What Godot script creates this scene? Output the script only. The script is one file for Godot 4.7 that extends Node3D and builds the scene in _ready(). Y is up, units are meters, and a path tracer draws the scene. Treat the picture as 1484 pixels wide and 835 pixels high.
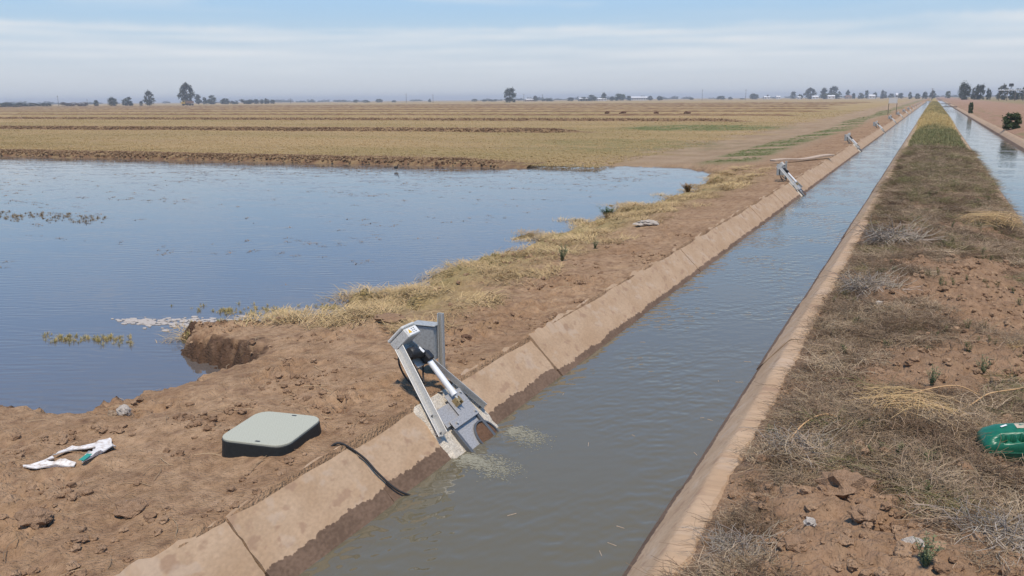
extends Node3D
# An irrigation ditch lined with concrete, a row of motor-driven gates along its bank, a flooded field to the left,
# a weedy berm and a second ditch to the right, flat farmland to the horizon. World: -Z runs along the ditch, y = 0 at its left lip.

const POND_Y := -0.35        # level of the flooded field
const FIELD_Y := -0.28
const CANAL_Y := -0.285      # level of the water in the near ditch
const LIP_X := -2.77
const SHORE := [[-70.0, -2.2], [-9.0, -3.2], [-5.99, -3.48], [-5.67, -3.58], [-5.43, -3.61], [-5.2, -3.69], [-5.16, -3.88], [-5.05, -4.17], [-5.04, -4.5], [-5.05, -4.75],
	[-5.2, -4.86], [-5.46, -4.86], [-5.81, -4.84], [-6.09, -4.82], [-6.21, -5.1], [-6.48, -5.42], [-6.58, -5.67], [-6.2, -5.96], [-5.72, -6.45], [-5.95, -7.55],
	[-6.01, -8.25], [-5.99, -9.09], [-5.96, -10.53], [-5.89, -12.27], [-5.95, -15.25], [-5.68, -17.96], [-5.41, -21.13], [-6.14, -22.82], [-6.23, -25.12], [-7.05, -26.15],
	[-9.99, -26.19], [-13.69, -25.27], [-16.2, -24.81], [-22.12, -24.37], [-28.64, -23.57], [-36.59, -22.95], [-70.0, -19.5]]
const JOINTS := [3.0, 0.6, -2.55, -3.49, -5.88, -7.98, -10.43, -12.8, -15.1, -17.5, -19.3, -21.6, -24.0, -26.4, -28.7, -31.0, -33.4, -35.8, -38.1, -40.5, -43.0, -45.3, -47.6, -50.0]

var rng := RandomNumberGenerator.new()
var broad := FastNoiseLite.new()
var mid := FastNoiseLite.new()
var fine := FastNoiseLite.new()
var used := {}
var M := {}

# ---------------------------------------------------------------- small helpers
func lin(r: float, g: float, b: float) -> Color:
	return Color(r, g, b).linear_to_srgb()

func numbered(called: String) -> String:
	if not used.has(called):
		used[called] = 0
		return called
	used[called] += 1
	return "%s_%03d" % [called, used[called]]

func tag(o: Node, label := "", category := "", group := "", kind := "") -> Node:
	if label: o.set_meta("label", label)
	if category: o.set_meta("category", category)
	if group: o.set_meta("group", group)
	if kind: o.set_meta("kind", kind)
	return o

func thing(called: String, at: Vector3, label: String, category: String, group := "") -> Node3D:
	var o := Node3D.new()
	o.name = numbered(called)
	add_child(o)
	o.position = at
	tag(o, label, category, group)
	return o

func part(called: String, mesh: Mesh, material: Material, parent: Node) -> MeshInstance3D:
	var o := MeshInstance3D.new()
	o.name = called if parent != self else numbered(called)
	o.mesh = mesh
	o.material_override = material
	parent.add_child(o, true)
	return o

func begin() -> SurfaceTool:
	var st := SurfaceTool.new()
	st.begin(Mesh.PRIMITIVE_TRIANGLES)
	st.set_smooth_group(-1)
	return st

func done(st: SurfaceTool) -> ArrayMesh:
	st.generate_normals()
	return st.commit()

func tri(st: SurfaceTool, a: Vector3, b: Vector3, c: Vector3, inside: Vector3) -> void:
	if (b - a).cross(c - a).dot((a + b + c) / 3.0 - inside) > 0.0:   # front faces run clockwise
		var t := b
		b = c
		c = t
	st.add_vertex(a)
	st.add_vertex(b)
	st.add_vertex(c)

func quad(st: SurfaceTool, a: Vector3, b: Vector3, c: Vector3, d: Vector3, inside: Vector3) -> void:
	tri(st, a, b, c, inside)
	tri(st, a, c, d, inside)

# a box with chamfered edges, in the frame `t`
func block(st: SurfaceTool, t: Transform3D, size: Vector3, cut := 0.004) -> void:
	var h := size / 2.0
	cut = minf(cut, minf(h.x, minf(h.y, h.z)) * 0.9)
	var mid_point := t.origin
	var p := func(axis: int, s: Vector3) -> Vector3:
		var q := Vector3(h.x - cut, h.y - cut, h.z - cut)
		q[axis] = h[axis]
		return t * (q * s)
	for axis in 3:
		var u := (axis + 1) % 3
		var v := (axis + 2) % 3
		for sign_a in [-1.0, 1.0]:
			var c: Array = []
			for q in [[-1.0, -1.0], [1.0, -1.0], [1.0, 1.0], [-1.0, 1.0]]:
				var s := Vector3.ONE
				s[axis] = sign_a
				s[u] = q[0]
				s[v] = q[1]
				c.append(p.call(axis, s))
			quad(st, c[0], c[1], c[2], c[3], mid_point)
			for sign_b in [-1.0, 1.0]:
				var s0 := Vector3.ONE
				s0[axis] = sign_a
				s0[u] = sign_b
				var s1 := s0
				s0[v] = -1.0
				s1[v] = 1.0
				quad(st, p.call(axis, s0), p.call(axis, s1), p.call(u, s1), p.call(u, s0), mid_point)
	for x in [-1.0, 1.0]:
		for y in [-1.0, 1.0]:
			for z in [-1.0, 1.0]:
				var s := Vector3(x, y, z)
				tri(st, p.call(0, s), p.call(1, s), p.call(2, s), mid_point)

func at(x: float, y: float, z: float) -> Transform3D:
	return Transform3D(Basis(), Vector3(x, y, z))

# a bar of the given section between two points; `up` sets which way its second side looks
func bar(st: SurfaceTool, a: Vector3, b: Vector3, wide: float, thick: float, up := Vector3.UP, cut := 0.002) -> void:
	var along := (b - a).normalized()
	var side := along.cross(up).normalized()
	var top := side.cross(along)
	block(st, Transform3D(Basis(along, top, side), (a + b) / 2.0), Vector3((b - a).length(), thick, wide), cut)

func tube(st: SurfaceTool, pts: Array, radii: Array, sides := 8, caps := true) -> void:
	st.set_smooth_group(0)
	var rings: Array = []
	var ref := Vector3.UP
	for i in pts.size():
		var along: Vector3 = (pts[mini(i + 1, pts.size() - 1)] - pts[maxi(i - 1, 0)]).normalized()
		if absf(along.dot(ref)) > 0.95: ref = Vector3.RIGHT if absf(along.x) < 0.9 else Vector3.BACK
		var u := along.cross(ref).normalized()
		ref = u.cross(along)
		var r: float = radii[mini(i, radii.size() - 1)]
		var ring: Array = []
		for k in sides:
			var w := TAU * k / sides
			ring.append(pts[i] + (u * cos(w) + ref * sin(w)) * r)
		rings.append(ring)
	for i in pts.size() - 1:
		var inside: Vector3 = (pts[i] + pts[i + 1]) / 2.0
		for k in sides:
			var n := (k + 1) % sides
			quad(st, rings[i][k], rings[i][n], rings[i + 1][n], rings[i + 1][k], inside)
	st.set_smooth_group(-1)
	if caps:
		for e in [0, pts.size() - 1]:
			var inside: Vector3 = pts[1] if e == 0 else pts[e - 1]
			for k in sides: tri(st, pts[e], rings[e][k], rings[e][(k + 1) % sides], inside)

# an outline on the ground plane pulled up between two heights, with a chamfer at the top
func slab(st: SurfaceTool, outline: PackedVector2Array, y0: float, y1: float, cut := 0.0, grow_low := 0.0) -> void:
	var c := Vector2.ZERO
	for p in outline: c += p / outline.size()
	var middle := Vector3(c.x, (y0 + y1) / 2.0, c.y)
	var ring := func(shrink: float, y: float) -> Array:
		var r: Array = []
		for p in outline:
			var q := p + (p - c).normalized() * -shrink
			r.append(Vector3(q.x, y, q.y))
		return r
	var rings := [ring.call(-grow_low, y0), ring.call(0.0, y1 - cut)]
	if cut > 0.0: rings.append(ring.call(cut, y1))
	for i in rings.size() - 1:
		for k in outline.size():
			var n := (k + 1) % outline.size()
			quad(st, rings[i][k], rings[i][n], rings[i + 1][n], rings[i + 1][k], middle)
	var ids := Geometry2D.triangulate_polygon(outline)
	for e in [0, rings.size() - 1]:
		for k in ids.size() / 3:
			tri(st, rings[e][ids[k * 3]], rings[e][ids[k * 3 + 1]], rings[e][ids[k * 3 + 2]], Vector3(rings[e][ids[k * 3]].x, middle.y, rings[e][ids[k * 3]].z))

func rounded(w: float, d: float, r: float, steps := 6) -> PackedVector2Array:
	var out := PackedVector2Array()
	for q in 4:
		var cx := (w / 2.0 - r) * (1.0 if q in [0, 3] else -1.0)
		var cz := (d / 2.0 - r) * (1.0 if q < 2 else -1.0)
		for k in steps + 1:
			var a := PI / 2.0 * (q + float(k) / steps)
			out.append(Vector2(cx + cos(a) * r, cz + sin(a) * r))
	return out

# a lump: a sphere of triangles pushed about by noise
func lump(seed_of: int, size: Vector3, rough := 0.35, levels := 2, sharp := true) -> ArrayMesh:
	var noise := FastNoiseLite.new()
	noise.seed = seed_of
	noise.frequency = 0.9
	noise.fractal_octaves = 3
	var g := (1.0 + sqrt(5.0)) / 2.0
	var v: Array = [Vector3(-1, g, 0), Vector3(1, g, 0), Vector3(-1, -g, 0), Vector3(1, -g, 0), Vector3(0, -1, g), Vector3(0, 1, g), Vector3(0, -1, -g), Vector3(0, 1, -g), Vector3(g, 0, -1), Vector3(g, 0, 1), Vector3(-g, 0, -1), Vector3(-g, 0, 1)]
	var f: Array = [[0, 11, 5], [0, 5, 1], [0, 1, 7], [0, 7, 10], [0, 10, 11], [1, 5, 9], [5, 11, 4], [11, 10, 2], [10, 7, 6], [7, 1, 8], [3, 9, 4], [3, 4, 2], [3, 2, 6], [3, 6, 8], [3, 8, 9], [4, 9, 5], [2, 4, 11], [6, 2, 10], [8, 6, 7], [9, 8, 1]]
	var tris: Array = []
	for t in f: tris.append([v[t[0]].normalized(), v[t[1]].normalized(), v[t[2]].normalized()])
	for l in levels:
		var next: Array = []
		for t in tris:
			var a: Vector3 = ((t[0] + t[1]) / 2.0).normalized()
			var b: Vector3 = ((t[1] + t[2]) / 2.0).normalized()
			var c: Vector3 = ((t[2] + t[0]) / 2.0).normalized()
			next.append_array([[t[0], a, c], [a, t[1], b], [c, b, t[2]], [a, b, c]])
		tris = next
	var st := begin()
	st.set_smooth_group(-1 if sharp else 0)
	for t in tris:
		var q: Array = []
		for p in t:
			var k: float = 1.0 + rough * noise.get_noise_3d(p.x * 1.3, p.y * 1.3, p.z * 1.3) * 1.6 + rough * 0.5 * noise.get_noise_3d(p.x * 3.1 + 7.0, p.y * 3.1, p.z * 3.1)
			q.append(p * k * size / 2.0)
		tri(st, q[0], q[1], q[2], Vector3.ZERO)
	return done(st)

func many(called: String, mesh: Mesh, material: Material, where: Array, tints: Array, label: String, category: String, parent: Node = self) -> MultiMeshInstance3D:
	var mm := MultiMesh.new()
	mm.transform_format = MultiMesh.TRANSFORM_3D
	mm.use_colors = true
	mm.mesh = mesh
	mm.instance_count = where.size()
	for i in where.size():
		mm.set_instance_transform(i, where[i])
		mm.set_instance_color(i, tints[i])
	var o := MultiMeshInstance3D.new()
	o.multimesh = mm
	o.material_override = material
	o.name = numbered(called)
	parent.add_child(o, true)
	tag(o, label, category, "", "stuff")
	return o

func noise_texture(freq: float, octaves: int, colors: Array, size := 1024, kind := FastNoiseLite.TYPE_SIMPLEX_SMOOTH, seed_of := 1) -> NoiseTexture2D:
	var n := FastNoiseLite.new()
	n.noise_type = kind
	n.seed = seed_of
	n.frequency = freq
	n.fractal_octaves = octaves
	var t := NoiseTexture2D.new()
	t.width = size
	t.height = size
	t.seamless = true
	t.noise = n
	if colors:
		var ramp := Gradient.new()
		var offs := PackedFloat32Array()
		var cols := PackedColorArray()
		for k in colors.size():
			offs.append(float(k) / (colors.size() - 1))
			cols.append(colors[k])
		ramp.offsets = offs
		ramp.colors = cols
		t.color_ramp = ramp
	return t

func plain(c: Color, rough := 0.8, metal := 0.0, spec := 0.5) -> StandardMaterial3D:
	var m := StandardMaterial3D.new()
	m.albedo_color = c
	m.roughness = rough
	m.metallic = metal
	m.metallic_specular = spec
	return m

func with_noise(m: StandardMaterial3D, tex: Texture2D, metres: float, relief: Texture2D = null, relief_cm := 0.0, world := true) -> StandardMaterial3D:
	m.albedo_texture = tex
	m.uv1_triplanar = true
	m.uv1_world_triplanar = world
	m.uv1_scale = Vector3.ONE / metres
	if relief:
		m.heightmap_enabled = true
		m.heightmap_texture = relief
		m.heightmap_scale = relief_cm
	return m

# a tileable sheet of small waves: sines whose wave numbers are whole, so that the edges meet
func waves(size: int, toward: float, spread: float, k_low: float, k_high: float, count: int, seed_of: int, patchy := 0.0) -> ImageTexture:
	var r := RandomNumberGenerator.new()
	r.seed = seed_of
	var table := PackedFloat32Array()
	table.resize(size)
	for i in size: table[i] = sin(TAU * i / size)
	var sum := PackedFloat32Array()
	sum.resize(size * size)
	var total := 0.0
	for w in count:
		var a := toward + r.randfn() * spread
		var k := lerpf(k_low, k_high, r.randf())
		var kx := roundi(cos(a) * k)
		var ky := roundi(sin(a) * k)
		var amp := k_low / k
		total += amp * amp
		var ph := r.randi_range(0, size - 1)
		for y in size:
			var i := posmod(ky * y + ph, size)
			var row := y * size
			for x in size:
				sum[row + x] += table[i] * amp
				i = posmod(i + kx, size)
	var bytes := PackedFloat32Array()
	bytes.resize(size * size)
	var s := 0.5 / (2.4 * sqrt(total / 2.0))
	for y in size:
		for x in size:          # ruffled and calm patches
			var calm := 0.5 * table[posmod(x + 2 * y + 40, size)] + 0.5 * table[posmod(3 * x - y + 150, size)] + 0.45 * table[posmod(2 * x + 3 * y + 90, size)] + 0.4 * table[posmod(4 * y - 3 * x, size)]
			var i := y * size + x
			bytes[i] = clampf(0.5 + sum[i] * s * (1.0 + patchy * clampf(calm, -0.8, 0.8)), 0.0, 1.0)
	return ImageTexture.create_from_image(Image.create_from_data(size, size, false, Image.FORMAT_RF, bytes.to_byte_array()))

# ---------------------------------------------------------------- the lie of the land
func shore_distance(x: float, z: float) -> float:     # metres to the edge of the flooded field, negative in the water
	if x > -2.0 or z > 0.5 or z < -30.0 or x < -69.0: return 9.0
	var best := 1e9
	var inside := false
	var n := SHORE.size()
	var ax: float = SHORE[n - 1][0]
	var az: float = SHORE[n - 1][1]
	for i in n:
		var bx: float = SHORE[i][0]
		var bz: float = SHORE[i][1]
		var ex := bx - ax
		var ez := bz - az
		var t := clampf(((x - ax) * ex + (z - az) * ez) / (ex * ex + ez * ez), 0.0, 1.0)
		var dx := x - ax - ex * t
		var dz := z - az - ez * t
		best = minf(best, dx * dx + dz * dz)
		if (az > z) != (bz > z) and x < ex * (z - az) / ez + ax: inside = not inside
		ax = bx
		az = bz
	return -sqrt(best) if inside else sqrt(best)

func bank(x: float) -> float:
	return 0.02 - 0.065 * clampf(-2.8 - x, 0.0, 4.6)

func berm(x: float, z: float) -> float:               # the strip of earth between the two ditches
	var t := clampf((x + 0.79) / 2.07, 0.0, 1.0)
	var arch := 1.0 - pow(absf(2.0 * t - 1.0), 2.4)
	var far := smoothstep(30.0, 70.0, -z)
	return arch * (0.18 + 0.12 * far + 0.08 * broad.get_noise_2d(x * 2.0 + 90.0, z)) - 0.015

func ground(x: float, z: float, sd := 99.0) -> float:
	var d := -z
	var rough := 1.0 / (1.0 + maxf(d - 12.0, 0.0) * 0.06)
	var n1 := mid.get_noise_2d(x, z)
	var n2 := fine.get_noise_2d(x, z) * rough
	var h := 0.0
	if x < LIP_X:
		if sd > 98.0: sd = shore_distance(x, z)
		var base := bank(x)
		var to_lip := clampf((LIP_X - x) / 0.4, 0.0, 1.0)
		var tilled := clampf(1.0 - smoothstep(9.0, 24.0, d), 0.25, 1.0)
		var clods := absf(fine.get_noise_2d(x * 0.45 + 31.0, z * 0.45))
		h = base + (n1 * 0.035 + (n2 * 0.02 - clods * 0.03 + 0.008) * (0.35 + 1.9 * smoothstep(-0.1, 0.45, mid.get_noise_2d(x * 0.4 + 60.0, z * 0.4)))) * tilled * (0.35 + 0.65 * to_lip) + broad.get_noise_2d(x * 1.5, z * 1.5) * 0.03 * to_lip
		if sd < 3.0:
			var s := sd + (0.13 + 0.3 * smoothstep(5.6, 7.0, d)) * n1 + 0.05 * n2 + 0.45 * smoothstep(6.0, 8.0, d) * mid.get_noise_2d(x * 0.3 + 15.0, z * 0.3) - 0.13 * (1.0 - smoothstep(5.3, 6.2, d))
			var soft := smoothstep(5.6, 7.0, d)       # the near inlet has a cut bank, the rest is a shelving meadow
			var land := smoothstep(-0.12 - 0.5 * soft, lerpf(0.22, 1.9, soft), s)
			h = lerpf(POND_Y - 0.16, h, land)
			if soft > 0.0 and d < 24.0:
				h += soft * (0.20 * maxf(0.0, mid.get_noise_2d(x * 0.6 + 50.0, z * 0.25) + 0.02) * smoothstep(-1.9, -0.3, s) - 0.12 * maxf(0.0, mid.get_noise_2d(x * 0.5 + 90.0, z * 0.3) - 0.05) * smoothstep(-0.5, 0.2, s)) * (1.0 - smoothstep(0.7, 1.5, s))
	elif x < -0.78:
		var left := LIP_X - x                         # under the lining
		h = minf(0.0, maxf(left - 0.06, -0.9))
		h = maxf(h, maxf((x + 0.78) * 1.1 - 0.07, -0.9)) if x > -1.8 else h
		if x < -2.62: h = maxf(h, left * 3.0 + 0.012 + broad.get_noise_2d(z * 6.0, 3.0) * 0.035 + n1 * 0.008 + n2 * 0.006)   # soil that has crept over the edge of the slabs
		if x > -0.95: h = maxf(h, (x + 0.78) * 1.8 + 0.0 + broad.get_noise_2d(z * 6.0, 8.0) * 0.04 + n1 * 0.03 + n2 * 0.02)
	elif x < 1.28:
		var near_edge := smoothstep(0.0, 0.3, minf(x + 0.78, 1.28 - x))
		h = berm(x, z) + (n1 * 0.055 + n2 * 0.032 - absf(fine.get_noise_2d(x * 0.4 + 11.0, z * 0.4)) * 0.04) * (0.3 + 0.7 * near_edge)
	elif x < 3.66:
		h = minf(0.0, maxf((1.28 - x) * 1.1 - 0.07, -0.9)) if x < 2.4 else maxf((x - 3.66) * 1.1 - 0.07, -0.9)
	else:
		var out := x - 3.66
		h = 0.02 + 0.16 * smoothstep(0.0, 1.6, out) + (n1 * 0.04 + broad.get_noise_2d(x, z * 0.4) * 0.12) * smoothstep(0.0, 0.8, out) * (1.0 - smoothstep(3.0, 5.0, out))
		h = lerpf(h, 0.0, smoothstep(14.0, 24.0, out))
	return h

func ground_color(x: float, z: float, h: float, sd: float) -> Color:
	var d := -z
	var b := broad.get_noise_2d(x * 3.0, z * 3.0)
	var n1 := mid.get_noise_2d(x * 1.7 + 40.0, z * 1.7)
	var soil := Color(0.355, 0.230, 0.138).lerp(Color(0.455, 0.310, 0.195), clampf(0.45 + n1 * 0.9 + b * 0.9, 0.0, 1.0))
	soil = soil.lerp(Color(0.215, 0.13, 0.083), clampf(mid.get_noise_2d(x * 3.0, z * 3.0 + 90.0) * 1.6 - 0.25, 0.0, 0.7))
	if x < LIP_X + 0.2:
		var c := soil
		var straw := Color(0.43, 0.325, 0.165).lerp(Color(0.30, 0.25, 0.12), clampf(0.5 + n1, 0.0, 1.0))
		var soft := smoothstep(5.5, 6.8, d)
		if sd < 6.0 and d < 34.0:
			var s := sd + 0.35 * n1 + 0.2 * b
			c = c.lerp(straw, soft * (1.0 - smoothstep(1.0, 2.3, s)) * (1.0 - smoothstep(18.0, 27.0, d)))
			var wet := 1.0 - smoothstep(POND_Y + 0.02, POND_Y + lerpf(0.20, 0.05, soft), h + 0.03 * n1 + 0.02 * fine.get_noise_2d(x * 1.4, z * 1.4))
			if d < 6.4:
				var rim := sd + 0.16 * n1 + 0.1 * fine.get_noise_2d(x * 0.8, z * 0.8)
				wet = maxf(wet, 1.0 - (smoothstep(0.24, 0.42, rim) if z < -4.6 else smoothstep(0.15, 0.24, rim)))
			c = c.lerp(Color(0.10, 0.062, 0.043), wet * lerpf(0.95, 0.55, soft))
		if d > 21.0:
			var field := Color(0.46, 0.335, 0.175).lerp(Color(0.37, 0.285, 0.135), clampf(0.5 + broad.get_noise_2d(x * 0.18 + 5.0, z * 0.6) * 1.2, 0.0, 1.0))
			field = field.lerp(Color(0.41, 0.30, 0.165), clampf(broad.get_noise_2d(x * 0.3 - 60.0, z * 1.8) * 1.8, 0.0, 0.8))
			var edge := -10.3 + 2.5 * broad.get_noise_2d(z * 1.2, 9.0)
			edge = maxf(edge, -11.0)
			var in_field := 1.0 - smoothstep(edge - 1.5, edge + 1.5, x + 1.2 * n1)
			var track := Color(0.45, 0.335, 0.225).lerp(Color(0.36, 0.26, 0.165), clampf(0.5 + b + 0.5 * broad.get_noise_2d(x * 9.0, z * 0.8), 0.0, 1.0))
			var head := track.lerp(soil, smoothstep(-5.4, -3.9, x + n1 * 0.5))
			var lush := Color(0.165, 0.195, 0.075)
			var g1 := (1.0 - smoothstep(0.5, 1.0, Vector2((x + 15.5) / 8.0, (d - 63.0) / 9.0).length())) * clampf(0.85 + n1 + b, 0.0, 1.0)
			var g2 := (1.0 - smoothstep(0.45, 1.0, absf(x + 5.7 - 0.4 * sin(d * 0.13)) / 1.3)) * smoothstep(26.0, 29.0, d) * clampf(0.55 + broad.get_noise_2d(z * 2.2, 40.0) * 2.2 + n1, 0.0, 1.0)
			var g3 := (1.0 - smoothstep(0.5, 1.0, Vector2((x + 13.5) / 7.0, (d - 39.0) / 8.0).length())) * clampf(0.4 + n1 + b, 0.0, 0.7)
			var far := head.lerp(field, in_field).lerp(lush, clampf(g1 * 1.0 + g2 * 0.9 + g3 * 0.7, 0.0, 0.95))
			c = c.lerp(far, smoothstep(21.0, 25.5, d) if x < -8.0 else smoothstep(25.0, 29.0, d))
		return c
	if x < 1.28:
		var c := soil.lerp(Color(0.30, 0.195, 0.125), 0.6)
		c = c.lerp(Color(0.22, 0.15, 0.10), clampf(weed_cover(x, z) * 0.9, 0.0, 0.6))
		c = c.lerp(Color(0.26, 0.23, 0.12), smoothstep(32.0, 42.0, d) * 0.8)
		c = c.lerp(Color(0.44, 0.34, 0.15), smoothstep(50.0, 60.0, d) * 0.9)
		return c
	var road := Color(0.43, 0.285, 0.20).lerp(Color(0.36, 0.225, 0.15), clampf(0.5 + b * 0.8 + n1 * 0.5, 0.0, 1.0))
	road = road.lerp(Color(0.24, 0.225, 0.10), clampf(mid.get_noise_2d(x * 0.5, z * 0.12) * 2.0 - 0.3, 0.0, 0.7) * (1.0 - smoothstep(5.0, 7.0, x)))
	return road.lerp(Color(0.31, 0.25, 0.13), smoothstep(13.0, 19.0, x))

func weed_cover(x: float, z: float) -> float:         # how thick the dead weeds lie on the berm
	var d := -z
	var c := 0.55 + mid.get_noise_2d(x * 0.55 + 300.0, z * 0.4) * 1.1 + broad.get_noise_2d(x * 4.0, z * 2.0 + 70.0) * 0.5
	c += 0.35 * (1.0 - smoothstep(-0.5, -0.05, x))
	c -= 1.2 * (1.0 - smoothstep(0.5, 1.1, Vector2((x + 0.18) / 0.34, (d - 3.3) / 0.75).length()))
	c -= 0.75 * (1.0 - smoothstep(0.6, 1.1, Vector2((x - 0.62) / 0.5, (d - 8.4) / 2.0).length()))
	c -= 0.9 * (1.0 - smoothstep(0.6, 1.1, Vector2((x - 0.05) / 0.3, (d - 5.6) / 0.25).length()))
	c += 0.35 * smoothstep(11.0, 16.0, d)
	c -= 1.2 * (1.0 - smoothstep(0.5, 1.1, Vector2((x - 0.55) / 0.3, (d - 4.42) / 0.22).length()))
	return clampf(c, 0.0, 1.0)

# ---------------------------------------------------------------- sky and materials
func make_sky() -> ImageTexture:
	var w := 2048
	var h := 1024
	var stops := [[-90.0, 190, 180, 165], [-3.0, 205, 210, 214], [0.0, 215, 220, 225], [1.3, 211, 218, 225], [2.6, 205, 217, 228], [4.2, 192, 214, 232], [5.4, 178, 209, 235], [7.0, 170, 207, 241], [10.0, 146, 194, 244], [16.0, 124, 179, 242], [25.0, 106, 163, 228], [40.0, 86, 142, 207], [90.0, 64, 116, 186]]
	var puffs := FastNoiseLite.new()
	puffs.seed = 21
	puffs.frequency = 1.0
	puffs.fractal_octaves = 4
	var img := Image.create(w, h, false, Image.FORMAT_RGBF)
	for y in h:
		var e := 90.0 - (y + 0.5) / h * 180.0
		var base := Color()
		for k in stops.size() - 1:
			if e >= stops[k][0] and e <= stops[k + 1][0]:
				var t: float = (e - stops[k][0]) / (stops[k + 1][0] - stops[k][0])
				base = Color8(stops[k][1], stops[k][2], stops[k][3]).lerp(Color8(stops[k + 1][1], stops[k + 1][2], stops[k + 1][3]), t).srgb_to_linear()
		if e < -2.0 or e > 40.0:
			img.fill_rect(Rect2i(0, y, w, 1), base)
			continue
		for x in w:
			var a := (x + 0.5) / w * TAU
			var cx := cos(a) * 5.0
			var cz := sin(a) * 5.0
			var edge := 4.7 + 0.25 * puffs.get_noise_2d(cx * 1.3, cz * 1.3) + 0.12 * puffs.get_noise_2d(cx * 9.0, cz * 9.0)
			var streak := clampf(0.5 + 0.95 * puffs.get_noise_3d(cx * 0.8, e * 1.7, cz * 0.8), 0.0, 1.0)
			var wisp := puffs.get_noise_3d(cx * 0.55 + 4.0, e * 0.8, cz * 0.55)
			var sheet := smoothstep(edge + 0.16, edge - 0.22, e) * smoothstep(0.6, 3.4, e) * streak
			var high := clampf(wisp * 1.6 - 0.12, 0.0, 0.55) * smoothstep(4.6, 6.5, e) * (1.0 - smoothstep(12.0, 36.0, e))
			var c := base.lerp(Color(0.78, 0.82, 0.86), clampf(sheet * 0.95 + high * 0.6, 0.0, 1.0))
			img.set_pixel(x, y, c)
	return ImageTexture.create_from_image(img)

func make_lining_textures() -> Array:
	# u: 4 m along the ditch, v: 0.6 m down the slope; dried mud film, trowel marks, and the ragged edge of the wet band at the water
	var w := 1024
	var h := 256
	var n := FastNoiseLite.new()
	n.seed = 5
	n.frequency = 1.0
	n.fractal_octaves = 4
	var img := Image.create(w, h, false, Image.FORMAT_RGB8)
	var relief := Image.create(w, h, false, Image.FORMAT_RF)
	for y in h:
		var s := (y + 0.5) / h * 0.6
		for x in w:
			var a := TAU * (x + 0.5) / w
			var px := cos(a) * 0.6366
			var pz := sin(a) * 0.6366
			var blot := n.get_noise_3d(px * 2.2, s * 3.0, pz * 2.2)
			var grain := n.get_noise_3d(px * 30.0, s * 42.0, pz * 30.0)
			var run := n.get_noise_3d(px * 14.0, s * 1.2, pz * 14.0)
			var c := Color(0.395, 0.268, 0.166).lerp(Color(0.46, 0.328, 0.216), clampf(0.5 + blot * 1.1, 0.0, 1.0))
			c = c * (1.0 + grain * 0.16 + run * 0.05)
			c = c.lerp(Color(0.30, 0.19, 0.125), clampf(n.get_noise_3d(px * 6.0 + 9.0, s * 8.0, pz * 6.0) * 3.0 - 0.7, 0.0, 0.6))
			c = c.lerp(Color(0.50, 0.40, 0.31), clampf(n.get_noise_3d(px * 4.0 - 7.0, s * 5.0 + 3.0, pz * 4.0) * 2.0 - 0.5, 0.0, 0.35))
			var level := 0.33 + 0.03 * n.get_noise_3d(px * 3.0, 7.0, pz * 3.0) + 0.016 * n.get_noise_3d(px * 22.0, 3.0, pz * 22.0) + 0.008 * grain
			if s > level: c = Color(0.125, 0.082, 0.055).lerp(Color(0.19, 0.125, 0.085), clampf(0.5 + blot + grain, 0.0, 1.0))
			img.set_pixel(x, y, c.linear_to_srgb())
			var height := 0.5 + grain * 0.3 + blot * 0.15
			relief.set_pixel(x, y, Color(height, height, height))
	return [ImageTexture.create_from_image(img), ImageTexture.create_from_image(relief)]

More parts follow.
